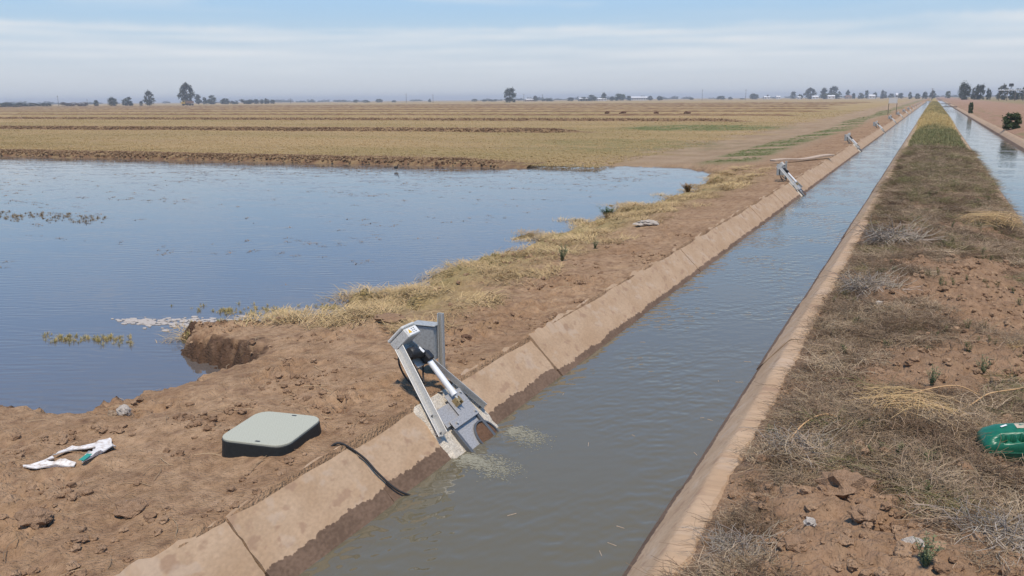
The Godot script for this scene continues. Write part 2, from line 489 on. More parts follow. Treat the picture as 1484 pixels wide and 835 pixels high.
func make_materials() -> void:
	var mottled := noise_texture(0.012, 6, [Color8(198, 193, 188), Color8(236, 233, 230), Color8(255, 255, 255)], 1024, FastNoiseLite.TYPE_SIMPLEX_SMOOTH, 3)
	var crumbs := noise_texture(0.03, 5, [], 1024, FastNoiseLite.TYPE_SIMPLEX, 8)
	var faint := noise_texture(0.02, 5, [Color8(205, 203, 200), Color8(240, 239, 238), Color8(255, 255, 255)], 512, FastNoiseLite.TYPE_SIMPLEX_SMOOTH, 12)
	M.soil = with_noise(plain(Color.WHITE, 0.95, 0.0, 0.2), mottled, 0.9, crumbs, 1.6)
	M.soil.vertex_color_use_as_albedo = true
	M.clod = with_noise(plain(Color.WHITE, 0.95, 0.0, 0.2), mottled, 0.5, crumbs, 1.2)
	M.clod.vertex_color_use_as_albedo = true
	for k in [["clod_bank", 0.37, 0.245, 0.158], ["clod_dark", 0.20, 0.12, 0.078], ["stone", 0.58, 0.53, 0.47], ["stone_tan", 0.40, 0.30, 0.21], ["mortar", 0.78, 0.72, 0.61]]:
		M[k[0]] = with_noise(plain(lin(k[1], k[2], k[3]), 0.95, 0.0, 0.2), mottled, 0.3, crumbs, 0.8)
	M.lining = plain(Color.WHITE, 0.85, 0.0, 0.3)
	var slabs := make_lining_textures()
	M.lining.albedo_texture = slabs[0]
	M.lining.heightmap_enabled = true
	M.lining.heightmap_texture = slabs[1]
	M.lining.heightmap_scale = 0.25
	M.stem = plain(Color.WHITE, 0.9, 0.0, 0.25)
	M.stem.vertex_color_use_as_albedo = true
	M.leaf = plain(Color.WHITE, 0.75, 0.0, 0.3)
	M.leaf.vertex_color_use_as_albedo = true
	M.leaf.backlight_enabled = true
	M.leaf.backlight = Color(0.35, 0.35, 0.35)
	M.bark = plain(lin(0.16, 0.12, 0.09), 0.95)
	M.galvanized = with_noise(plain(lin(0.58, 0.575, 0.545), 0.5, 0.25), faint, 0.12, null, 0.0, false)
	M.sheet_steel = with_noise(plain(lin(0.46, 0.455, 0.45), 0.5, 0.2), faint, 0.15, null, 0.0, false)
	M.aluminium = plain(lin(0.82, 0.82, 0.81), 0.35, 0.1)
	M.enclosure = with_noise(plain(lin(0.66, 0.66, 0.62), 0.5), faint, 0.2, null, 0.0, false)
	M.cabinet = with_noise(plain(lin(0.39, 0.41, 0.41), 0.5), faint, 0.25, null, 0.0, false)
	M.black = plain(lin(0.018, 0.018, 0.02), 0.5)
	M.rubber = plain(lin(0.025, 0.024, 0.024), 0.7)
	M.brass = plain(lin(0.45, 0.34, 0.18), 0.4, 0.8)
	M.dark_steel = with_noise(plain(lin(0.16, 0.165, 0.17), 0.5, 0.4), faint, 0.1, null, 0.0, false)
	M.sticker = plain(lin(0.78, 0.78, 0.75), 0.5)
	M.yellow = plain(lin(0.75, 0.45, 0.03), 0.5)
	M.ink = plain(lin(0.05, 0.05, 0.06), 0.6)
	M.lid = with_noise(plain(lin(0.47, 0.48, 0.395), 0.65, 0.0, 0.3), faint, 0.07)
	M.box_body = with_noise(plain(lin(0.022, 0.026, 0.027), 0.55, 0.0, 0.4), faint, 0.3)
	M.white_plastic = with_noise(plain(Color.WHITE, 0.6), noise_texture(0.018, 5, [Color8(128, 104, 84), Color8(205, 196, 186), Color8(224, 220, 215), Color8(228, 226, 222)], 512, FastNoiseLite.TYPE_SIMPLEX_SMOOTH, 15), 0.35)
	M.teal = plain(lin(0.03, 0.26, 0.20), 0.5)
	M.jug = with_noise(plain(lin(0.012, 0.155, 0.085), 0.38, 0.0, 0.5), faint, 0.3, null, 0.0, false)
	M.paper = with_noise(plain(lin(0.62, 0.52, 0.40), 0.7), mottled, 0.12, null, 0.0, false)
	M.board = with_noise(plain(lin(0.52, 0.40, 0.30), 0.85), faint, 0.6)
	M.wall = plain(lin(0.62, 0.60, 0.57), 0.9)
	M.wall_tan = plain(lin(0.40, 0.30, 0.22), 0.9)
	M.roof_pale = plain(lin(0.70, 0.70, 0.70), 0.7)
	M.roof_brown = plain(lin(0.24, 0.15, 0.11), 0.9)
	M.glass_dark = plain(lin(0.04, 0.045, 0.05), 0.15)
	M.wood = plain(lin(0.15, 0.115, 0.085), 0.9)
	M.machine = plain(lin(0.55, 0.36, 0.07), 0.5)
	M.feather = plain(lin(0.03, 0.028, 0.026), 0.8)
	M.foam = with_noise(plain(lin(0.50, 0.46, 0.42), 0.9), mottled, 0.2)
	M.froth = plain(lin(0.30, 0.285, 0.215), 0.6)
	M.green_paint = plain(lin(0.10, 0.17, 0.12), 0.6)
	# water: a smooth film over silt-laden water, so that what lies shallow still shows through
	M.canal = water(Color(0.152, 0.134, 0.088), 0.75, waves(512, 0.9, 0.8, 14.0, 80.0, 44, 3, 0.9), 0.40, 0.03, 0.45)
	M.canal_far = water(Color(0.098, 0.092, 0.066), 0.8, M.canal.heightmap_texture, 0.2, 0.04)
	M.pond = water(Color(0.132, 0.116, 0.106), 0.8, waves(512, PI / 2, 0.4, 20.0, 62.0, 40, 7, 0.8), 0.14, 0.03, 0.68)
	M.silt = plain(Color(lin(0.152, 0.134, 0.088), 0.88), 0.9, 0.0, 0.0)
	M.silt.transparency = BaseMaterial3D.TRANSPARENCY_ALPHA

func water(c: Color, body: float, swell: Texture2D, relief_cm: float, rough: float, gloss := 0.5) -> StandardMaterial3D:
	var m := plain(Color(c.linear_to_srgb(), body), rough, 0.0, gloss)
	m.transparency = BaseMaterial3D.TRANSPARENCY_ALPHA
	m.heightmap_enabled = true
	m.heightmap_texture = swell
	m.heightmap_scale = relief_cm
	return m

# ---------------------------------------------------------------- setting
func spread(a: Array) -> PackedFloat32Array:       # [from, to, step, from, to, step ...] -> rising values
	var out := PackedFloat32Array()
	for k in a.size() / 3:
		var v: float = a[k * 3]
		while v < a[k * 3 + 1] - 0.4 * a[k * 3 + 2]:
			out.append(v)
			v += a[k * 3 + 2]
	out.append(a[a.size() - 2])
	return out

func make_ground() -> void:
	var xs := PackedFloat32Array()
	var left := PackedFloat32Array()
	var v := 7.0
	var step := 0.035
	while v < 4200.0:
		left.append(-v)
		v += step
		step = minf(step * 1.055, 400.0)
	left.reverse()
	xs.append_array(left)
	xs.append_array(spread([-6.97, -2.60, 0.03, -2.60, -1.0, 0.2, -0.98, 1.28, 0.023, 1.30, 3.66, 0.2, 3.70, 7.0, 0.12]))
	v = 7.1
	step = 0.15
	while v < 4200.0:
		xs.append(v)
		v += step
		step = minf(step * 1.09, 400.0)
	var zs := PackedFloat32Array([40.0, 20.0, 10.0, 6.0, 4.0, 2.5, 1.5, 0.7, 0.0, -0.6, -1.1])
	v = -1.4
	step = 0.026
	while v > -4200.0:
		zs.append(v)
		if v < -7.5: step = minf(step * 1.012, 300.0)
		v -= step
	var nx := xs.size()
	var nz := zs.size()
	print("ground grid ", nx, " x ", nz)
	var pos := PackedVector3Array()
	var nor := PackedVector3Array()
	var col := PackedColorArray()
	pos.resize(nx * nz)
	nor.resize(nx * nz)
	col.resize(nx * nz)
	for j in nz:
		for i in nx:
			var x := xs[i]
			var z := zs[j]
			var sd := shore_distance(x, z)
			var h := ground(x, z, sd)
			pos[j * nx + i] = Vector3(x, h, z)
			col[j * nx + i] = ground_color(x, z, h, sd)
	var idx := PackedInt32Array()
	idx.resize((nx - 1) * (nz - 1) * 6)
	var k := 0
	for j in nz:
		for i in nx:
			var a := pos[j * nx + maxi(i - 1, 0)]
			var b := pos[j * nx + mini(i + 1, nx - 1)]
			var c := pos[maxi(j - 1, 0) * nx + i]
			var d := pos[mini(j + 1, nz - 1) * nx + i]
			nor[j * nx + i] = (b - a).cross(c - d).normalized() * -1.0
			if nor[j * nx + i].y < 0.0: nor[j * nx + i] *= -1.0
			if i < nx - 1 and j < nz - 1:
				var o := j * nx + i           # z falls with j: clockwise seen from above
				idx[k] = o
				idx[k + 1] = o + nx
				idx[k + 2] = o + 1
				idx[k + 3] = o + 1
				idx[k + 4] = o + nx
				idx[k + 5] = o + nx + 1
				k += 6
	var arrays := []
	arrays.resize(Mesh.ARRAY_MAX)
	arrays[Mesh.ARRAY_VERTEX] = pos
	arrays[Mesh.ARRAY_NORMAL] = nor
	arrays[Mesh.ARRAY_COLOR] = col
	arrays[Mesh.ARRAY_INDEX] = idx
	var mesh := ArrayMesh.new()
	mesh.add_surface_from_arrays(Mesh.PRIMITIVE_TRIANGLES, arrays)
	tag(part("ground", mesh, M.soil, self), "brown bare earth, stubble field and weedy berm reaching to the horizon", "ground", "", "structure")

# one slab of a lined ditch: `line` is its section, from the outer edge down to the floor
func lining_mesh(line: Array, z0: float, z1: float, outward: Vector2, seed_of: int, fine_step: float, lower: float) -> ArrayMesh:
	var r := RandomNumberGenerator.new()
	r.seed = seed_of
	var sink := r.randf_range(-0.006, 0.006)
	var tilt := r.randf_range(-0.004, 0.004)
	var pts: Array = []
	var along: Array = []
	var s := 0.0
	for k in line.size() - 1:
		var a: Vector2 = line[k]
		var b: Vector2 = line[k + 1]
		var n := maxi(1, ceili((b - a).length() / (fine_step if s < 0.55 else 0.3)))
		for q in n:
			pts.append(a.lerp(b, float(q) / n))
			along.append(s + (b - a).length() * q / n)
		s += (b - a).length()
	pts.append(line[-1])
	along.append(s)
	var nz := maxi(2, ceili((z0 - z1) / maxf(0.05, fine_step)))
	var thick := outward * 0.07
	var grid: Array = []
	for j in nz + 1:
		var z := lerpf(z0, z1, float(j) / nz)
		var row: Array = []
		for i in pts.size():
			var p: Vector2 = pts[i]
			var bump := 0.004 * mid.get_noise_2d(z * 0.6 + seed_of, along[i] * 2.0) + sink + tilt * (j - nz / 2.0) / nz
			var zz := z
			if j == 0 or j == nz: zz += 0.008 * fine.get_noise_2d(along[i] * 1.5, seed_of * 3.0)
			if i == 0: p += (pts[1] - pts[0]).normalized() * (0.03 * fine.get_noise_2d(z * 0.5, 4.0) + 0.025 * mid.get_noise_2d(z, 2.0))
			p -= outward * bump
			row.append(Vector3(p.x, p.y, zz))
		grid.append(row)
	var st := SurfaceTool.new()
	st.begin(Mesh.PRIMITIVE_TRIANGLES)
	var back := Vector3(thick.x, thick.y, 0)
	var put := func(a: Vector3, b: Vector3, c: Vector3, d: Vector3, ua: Vector2, ub: Vector2, uc: Vector2, ud: Vector2, toward: Vector3) -> void:
		var flip := (b - a).cross(c - a).dot(toward) > 0.0
		for t in ([[a, ua], [c, uc], [b, ub], [a, ua], [d, ud], [c, uc]] if flip else [[a, ua], [b, ub], [c, uc], [a, ua], [c, uc], [d, ud]]):
			st.set_uv(t[1])
			st.add_vertex(t[0])
	var shift := r.randf()
	var uv := func(i: int, j: int) -> Vector2: return Vector2(grid[j][i].z / 4.0 + shift, clampf((along[i] - lower) / 0.6, 0.005, 0.995))
	for j in nz:
		for i in pts.size() - 1:
			put.call(grid[j][i], grid[j][i + 1], grid[j + 1][i + 1], grid[j + 1][i], uv.call(i, j), uv.call(i + 1, j), uv.call(i + 1, j + 1), uv.call(i, j + 1), -back)
	st.set_smooth_group(1)
	for i in pts.size() - 1:
		for j in [0, nz]:
			put.call(grid[j][i], grid[j][i + 1], grid[j][i + 1] + back, grid[j][i] + back, uv.call(i, j), uv.call(i + 1, j), uv.call(i + 1, j), uv.call(i, j), Vector3(0, 0, 1.0 if j == 0 else -1.0))
	for j in nz:
		put.call(grid[j][0], grid[j + 1][0], grid[j + 1][0] + back, grid[j][0] + back, uv.call(0, j), uv.call(0, j + 1), uv.call(0, j + 1), uv.call(0, j), grid[j][0] - grid[j][1])
	st.generate_normals()
	return st.commit()

func make_lining(called: String, label: String, line: Array, outward: Vector2, joints: Array, seed_of: int, steps: Array) -> void:
	var o := Node3D.new()
	o.name = numbered(called)
	add_child(o)
	tag(o, label, "canal lining", "", "structure")
	for k in joints.size() - 1:
		var near := -joints[k] as float
		part("panel", lining_mesh(line, joints[k] - (0.006 if near < 8.0 else 0.002), joints[k + 1] + (0.006 if near < 8.0 else 0.002), outward, seed_of + k, steps[0] if near < 12.0 else steps[1], (0.0 if near < 5.5 else 0.05) if line.size() == 3 else 0.085), M.lining, o)
	var rest := part("far_lining", lining_mesh(line, joints[-1] - 0.006, -430.0, outward, seed_of + 99, 0.5, 0.05 if line.size() == 3 else 0.085), M.lining, o)
	rest.set_meta("kind", "stuff")

func sheet(x0: float, x1: float, z_rows: Array, y: float, uv_of: Callable) -> ArrayMesh:
	var st := SurfaceTool.new()
	st.begin(Mesh.PRIMITIVE_TRIANGLES)
	for k in z_rows.size() - 1:
		var c := [Vector3(x0, y, z_rows[k]), Vector3(x1, y, z_rows[k]), Vector3(x1, y, z_rows[k + 1]), Vector3(x0, y, z_rows[k + 1])]
		for i in [0, 3, 1, 1, 3, 2]:
			st.set_normal(Vector3.UP)
			st.set_uv(uv_of.call(c[i]))
			st.add_vertex(c[i])
	return st.commit()

func make_water() -> void:
	var along := func(p: Vector3) -> Vector2: return Vector2(p.x, p.z * 0.8) / 4.0
	var rows := [8.0, -30.0, -430.0]
	var near: Node = tag(part("canal_water", sheet(-2.56, -0.98, [8.0, -430.0], CANAL_Y, along), M.canal, self), "silty grey green water flowing in the near concrete ditch", "water", "", "structure")
	part("silt", sheet(-2.5, -1.03, rows, CANAL_Y - 0.07, along), M.silt, near)
	var second: Node = tag(part("second_canal_water", sheet(1.46, 3.48, [8.0, -430.0], CANAL_Y, along), M.canal_far, self), "still sky blue water in the second ditch beyond the berm", "water", "", "structure")
	part("silt", sheet(1.5, 3.44, rows, CANAL_Y - 0.07, along), M.silt, second)
	var across := func(p: Vector3) -> Vector2: return Vector2(p.x * 0.90 - p.z * 0.44, p.x * 0.44 + p.z * 0.90) / Vector2(7.0, 3.6)
	var pond: Node = tag(part("pond_water", sheet(-69.0, -4.7, [-1.8, -14.0, -27.5], POND_Y, across), M.pond, self), "shallow blue flood water standing on the field", "water", "", "structure")
	part("silt", sheet(-69.0, -4.7, [-1.8, -27.5], POND_Y - 0.05, across), M.silt, pond)

func make_ridges() -> void:
	# low borders of clods that divide the flooded field into lands: [z at x = -19, slope, right end, height]
	var lines := [[-25.25, -0.088, -12.0, 0.17], [-52.5, -0.11, -20.0, 0.26], [-80.0, -0.03, -15.0, 0.25], [-106.0, 0.0, -14.0, 0.26], [-134.0, 0.02, -14.0, 0.26], [-162.0, 0.02, -15.0, 0.28], [-196.0, 0.02, -19.0, 0.28], [-232.0, 0.02, -19.0, 0.3], [-276.0, 0.02, -19.0, 0.32], [-330.0, 0.02, -19.0, 0.34]]
	var clods := []
	var tints := []
	for li in lines.size():
		var l: Array = lines[li]
		var st := SurfaceTool.new()
		st.begin(Mesh.PRIMITIVE_TRIANGLES)
		var step: float = 0.16 if li == 0 else 0.3 * (1.0 - l[0] / 120.0)
		var far_end: float = -75.0 + 1.55 * l[0]
		var n := int((l[2] - far_end) / step)
		var shape := [[-1.15, -0.06], [-0.7, 0.10], [-0.4, 0.55], [-0.15, 0.95], [0.1, 1.0], [0.35, 0.7], [0.65, 0.25], [1.15, -0.06]]
		var grid: Array = []
		var colors: Array = []
		for i in n + 1:
			var x: float = l[2] - i * step
			var zc: float = l[0] + l[1] * (x + 19.0) + 0.35 * broad.get_noise_2d(x, li * 40.0)
			var tall: float = l[3] * smoothstep(0.0, 3.0, i * step) * (0.85 + 0.45 * mid.get_noise_2d(x * 0.35, li * 9.0))
			var row: Array = []
			var tone: Array = []
			for s in shape:
				var jit := mid.get_noise_2d(x * 1.3, s[0] * 2.0 + li * 17.0)
				var z: float = zc - s[0] * 0.85 + 0.12 * jit
				var y: float = (POND_Y - 0.1 if li == 0 and s[0] < -1.0 else FIELD_Y) + tall * s[1] + (0.07 * jit * step / (0.1 + step) if s[1] > 0.0 else 0.0)
				row.append(Vector3(x, y, z))
				var c := Color(0.20, 0.122, 0.078).lerp(Color(0.34, 0.245, 0.135), clampf(0.35 + jit * 1.5 + mid.get_noise_2d(x * 4.0, s[0] * 5.0) * 0.5, 0.0, 1.0))
				tone.append(c)
			grid.append(row)
			colors.append(tone)
		for i in n:
			for k in shape.size() - 1:
				for q in [[i, k], [i + 1, k], [i, k + 1], [i, k + 1], [i + 1, k], [i + 1, k + 1]]:
					st.set_color(colors[q[0]][q[1]])
					st.add_vertex(grid[q[0]][q[1]])
		st.generate_normals()
		tag(part("field_ridge", st.commit(), M.soil, self), ["dark clod ridge along the far edge of the flood water", "second clod ridge across the stubble, behind the flooded strip"][li] if li < 2 else "low clod ridge across the far stubble field", "ridge", "ridges across the field" if li > 1 else "", "structure")
		if li > 2: continue
		var count: int = [5200, 5200, 3200][li]
		for i in count:
			var x := lerpf(l[2] - 1.0, maxf(far_end, [-48.0, -95.0, -130.0][li]), rng.randf())
			var zc: float = l[0] + l[1] * (x + 19.0) + 0.35 * broad.get_noise_2d(x, li * 40.0)
			var q := rng.randfn(0.0, 0.42)
			var size := rng.randf_range(0.03, 0.12) * (0.8 + 0.4 * li)
			clods.append(Transform3D(Basis.from_euler(Vector3(rng.randf() * TAU, rng.randf() * TAU, 0)).scaled(Vector3.ONE * size), Vector3(x, FIELD_Y + l[3] * exp(-q * q * 2.6) * 0.9 * smoothstep(l[2], l[2] - 3.0, x), zc - q)))
			tints.append(Color(0.19, 0.115, 0.072).lerp(Color(0.42, 0.30, 0.18), pow(rng.randf(), 1.1)))
	many("ridge_clods", lump(4, Vector3.ONE, 0.4, 1), M.clod, clods, tints, "brown clods heaped along the ridges of the field", "soil clods")

# ---------------------------------------------------------------- plants
class Blades:
	var pos := PackedVector3Array()
	var nor := PackedVector3Array()
	var col := PackedColorArray()
	func face(a: Vector3, b: Vector3, c: Vector3, tone: Color) -> void:
		var n := (c - a).cross(b - a).normalized()
		for p in [a, b, c]:
			pos.append(p)
			nor.append(n)
			col.append(tone)
	# a thin stem with three sides along a bent line
	func stem(pts: Array, r0: float, r1: float, tone: Color) -> void:
		var rings := []
		for i in pts.size():
			var along: Vector3 = (pts[mini(i + 1, pts.size() - 1)] - pts[maxi(i - 1, 0)]).normalized()
			var u := along.cross(Vector3(0.31, 0.84, 0.44)).normalized()
			var v := along.cross(u)
			var r := lerpf(r0, r1, float(i) / (pts.size() - 1))
			rings.append([pts[i] + u * r, pts[i] + (u * -0.5 + v * 0.87) * r, pts[i] + (u * -0.5 - v * 0.87) * r])
		for i in pts.size() - 1:
			for k in 3:
				var n := (k + 1) % 3
				face(rings[i][k], rings[i + 1][k], rings[i][n], tone)
				face(rings[i][n], rings[i + 1][k], rings[i + 1][n], tone)
	# a flat blade that bends over and ends in a point
	func blade(root: Vector3, lean: Vector3, long: float, wide: float, droop: float, tone: Color) -> void:
		var side := lean.cross(Vector3.UP).normalized() * wide / 2.0
		var a := root
		var b := root + lean * long * 0.55
		var c := root + lean * long * 0.95 + Vector3.DOWN * droop * long
		face(a - side, b - side * 0.8, a + side, tone)
		face(a + side, b - side * 0.8, b + side * 0.8, tone)
		face(b - side * 0.8, c, b + side * 0.8, tone)
	func leaf(c: Vector3, along: Vector3, across: Vector3, tone: Color) -> void:
		face(c - along, c + across, c + along, tone)
		face(c - along, c + along, c - across, tone)
	func mesh() -> ArrayMesh:
		var arrays := []
		arrays.resize(Mesh.ARRAY_MAX)
		arrays[Mesh.ARRAY_VERTEX] = pos
		arrays[Mesh.ARRAY_NORMAL] = nor
		arrays[Mesh.ARRAY_COLOR] = col
		var m := ArrayMesh.new()
		m.add_surface_from_arrays(Mesh.PRIMITIVE_TRIANGLES, arrays)
		return m

func shade() -> Color:                            # plants of one kind differ a little from stem to stem
	var k := rng.randf_range(0.6, 1.0)
	return Color(k, k * rng.randf_range(0.94, 1.0), k * rng.randf_range(0.88, 1.0))

func tangle_mesh(stems: int, flat: float, thin: float) -> ArrayMesh:   # a dead weed: stems that fork and lie over one another, 0.3 m across
	var b := Blades.new()
	for s in stems:
		var a := rng.randf() * TAU
		var r := sqrt(rng.randf()) * 0.13
		var p := Vector3(cos(a) * r, rng.randf() * 0.05, sin(a) * r)
		var w := rng.randf() * TAU
		var dir := Vector3(cos(w), rng.randf_range(0.05, 0.9) * flat, sin(w)).normalized()
		var pts := [p]
		var long := rng.randf_range(0.022, 0.055)
		for k in 5:
			p += dir * long
			dir = (dir + Vector3(rng.randfn(0, 0.38), rng.randfn(-0.12, 0.25), rng.randfn(0, 0.38))).normalized()
			p.y = maxf(p.y, 0.003)
			pts.append(p)
		var tone := shade()
		b.stem(pts, thin, thin * 0.5, tone)
		if rng.randf() < 0.6:
			var d2 := (dir + Vector3(rng.randfn(0, 0.7), rng.randf_range(0.0, 0.5), rng.randfn(0, 0.7))).normalized()
			b.stem([pts[2], pts[2] + d2 * long * 0.8, pts[2] + d2 * long * 1.5], thin * 0.7, thin * 0.4, tone)
	return b.mesh()

func tuft_mesh(blades: int, spread_to: float, wide: float) -> ArrayMesh:   # a tuft of grass about 1 unit tall
	var b := Blades.new()
	for k in blades:
		var a := rng.randf() * TAU
		var out := rng.randf() * spread_to
		var lean := Vector3(cos(a) * out, 1.0, sin(a) * out).normalized()
		b.blade(Vector3(cos(a), 0, sin(a)) * rng.randf() * 0.25, lean, rng.randf_range(0.6, 1.0), wide, rng.randf_range(0.0, 0.35), shade())
	return b.mesh()

func straw_mesh(count: int) -> ArrayMesh:          # flattened straw, 0.5 m across
	var b := Blades.new()
	for k in count:
		var a := rng.randf() * TAU
		var r := sqrt(rng.randf()) * 0.25
		var w := rng.randfn(0.4, 0.6)
		b.blade(Vector3(cos(a) * r, rng.randf_range(0.0, 0.02), sin(a) * r), Vector3(cos(w), rng.randf_range(0.02, 0.5), sin(w)).normalized(), rng.randf_range(0.08, 0.22), 0.006, 0.15, shade())
	return b.mesh()

func herb_mesh(stems: int, leaves: int, leaf_size: float) -> ArrayMesh:    # a leafy weed about 1 unit tall
	var b := Blades.new()
	for s in stems:
		var a := rng.randf() * TAU
		var out := rng.randf_range(0.05, 0.55)
		var dir := Vector3(cos(a) * out, 1.0, sin(a) * out).normalized()
		var long := rng.randf_range(0.55, 1.0)
		b.stem([Vector3(cos(a), 0, sin(a)) * 0.05, dir * long * 0.5, dir * long + Vector3(0, -0.06, 0)], 0.012, 0.006, Color(0.9, 0.8, 0.6))
		for k in leaves:
			var t := rng.randf_range(0.15, 1.0)
			var w := rng.randf() * TAU
			var along := Vector3(cos(w), rng.randf_range(0.0, 0.9), sin(w)).normalized() * leaf_size * rng.randf_range(0.6, 1.2)
			b.leaf(dir * long * t + along, along, along.cross(Vector3(0.2, 1, 0.1)).normalized() * leaf_size * 0.35, shade())
	return b.mesh()

func crown_mesh(kind: int, seed_of: int, leaves := 44) -> ArrayMesh:     # leaf clumps filling a crown 1 unit tall and 1 wide
	var r := RandomNumberGenerator.new()
	r.seed = seed_of
	var b := Blades.new()
	var boughs: Array = []
	var count: int = {0: 46, 1: 44, 2: 44, 5: 40, 6: 50}.get(kind, 34)
	for k in count:
		var a := r.randf() * TAU
		var y: float
		var reach: float
		match kind:
			1:
				y = r.randf_range(0.1, 0.96)
				reach = 0.44 * sin(PI * pow((y - 0.02) / 1.0, 0.75)) * r.randf_range(0.4, 1.1)
			2, 5:
				y = r.randf_range(0.05, 0.8) * (0.75 + 0.25 * sin(a * 2.0 + seed_of))
				reach = 0.5 * sqrt(r.randf())
			_:
				y = r.randf_range(0.04, 0.92)
				reach = 0.46 * sqrt(maxf(0.0, 1.0 - pow((y - 0.36) / 0.62, 2.0))) * r.randf_range(0.5, 1.0)
		boughs.append(Vector3(cos(a) * reach, y, sin(a) * reach))
	for c in boughs:
		var size := r.randf_range(0.07, 0.15)
		var tone := r.randf_range(0.65, 1.1)
		for k in leaves:
			var off := Vector3(r.randfn(), r.randfn() * 0.7, r.randfn()) * size * 0.6
			var along := Vector3(r.randfn(), r.randfn() * 0.6, r.randfn()).normalized() * r.randf_range(0.024, 0.052)
			var across := along.cross(Vector3(r.randfn(), r.randfn(), r.randfn())).normalized() * r.randf_range(0.018, 0.036)
			var q := tone * r.randf_range(0.8, 1.15)
			var p: Vector3 = c + off
			p.y = maxf(p.y, 0.03)
			b.leaf(Vector3(p.x * 0.88, p.y * 0.93, p.z * 0.88), along, across, Color(q, q, q * r.randf_range(0.85, 1.0)))
	return b.mesh()

func palm_crown_mesh(seed_of: int) -> ArrayMesh:
	var r := RandomNumberGenerator.new()
	r.seed = seed_of
	var b := Blades.new()
	for k in 26:
		var a := TAU * k / 26.0 + r.randf() * 0.2
		var lift := r.randf_range(-0.5, 0.9)
		var dir := Vector3(cos(a), lift, sin(a)).normalized()
		var side := dir.cross(Vector3.UP).normalized()
		for q in 9:
			var t := (q + 1) / 9.0
			var p := Vector3(0, 0.86, 0) + dir * t * 0.16 + Vector3.DOWN * t * t * 0.07
			for s in [-1.0, 1.0]:
				b.leaf(p + side * s * 0.03 * Vector3(3, 1, 3), side * s * 0.09, dir * 0.012 + Vector3.UP * 0.008, Color(0.9, 0.9, 0.8) * r.randf_range(0.7, 1.0))
	return b.mesh()

func trunk_mesh(kind: int, seed_of: int) -> ArrayMesh:
	var r := RandomNumberGenerator.new()
	r.seed = seed_of
	var st := begin()
	var top := 0.85 if kind in [1, 3] else 0.6
	var thick := 0.06 if kind == 3 else 0.04
	tube(st, [Vector3(0, -0.03, 0), Vector3(0.01, top * 0.4, 0.01), Vector3(-0.01, top, 0)], [thick, thick * 0.7, thick * 0.3], 6)
	if kind != 3:
		for k in 5:
			var a := r.randf() * TAU
			var y := r.randf_range(0.12, 0.5) * top / 0.6
			tube(st, [Vector3(0, y, 0), Vector3(cos(a) * 0.16, y + 0.12, sin(a) * 0.16), Vector3(cos(a) * 0.3, y + 0.27, sin(a) * 0.3)], [0.02, 0.013, 0.006], 5)
	return done(st)

func grass_material(r: float, g: float, b: float) -> StandardMaterial3D:
	var m: StandardMaterial3D = M.leaf.duplicate()
	m.albedo_color = lin(r, g, b)
	return m

func turned(x: float, y: float, z: float, size: Vector3) -> Transform3D:
	return Transform3D(Basis(Vector3.UP, rng.randf() * TAU).scaled_local(size), Vector3(x, y, z))

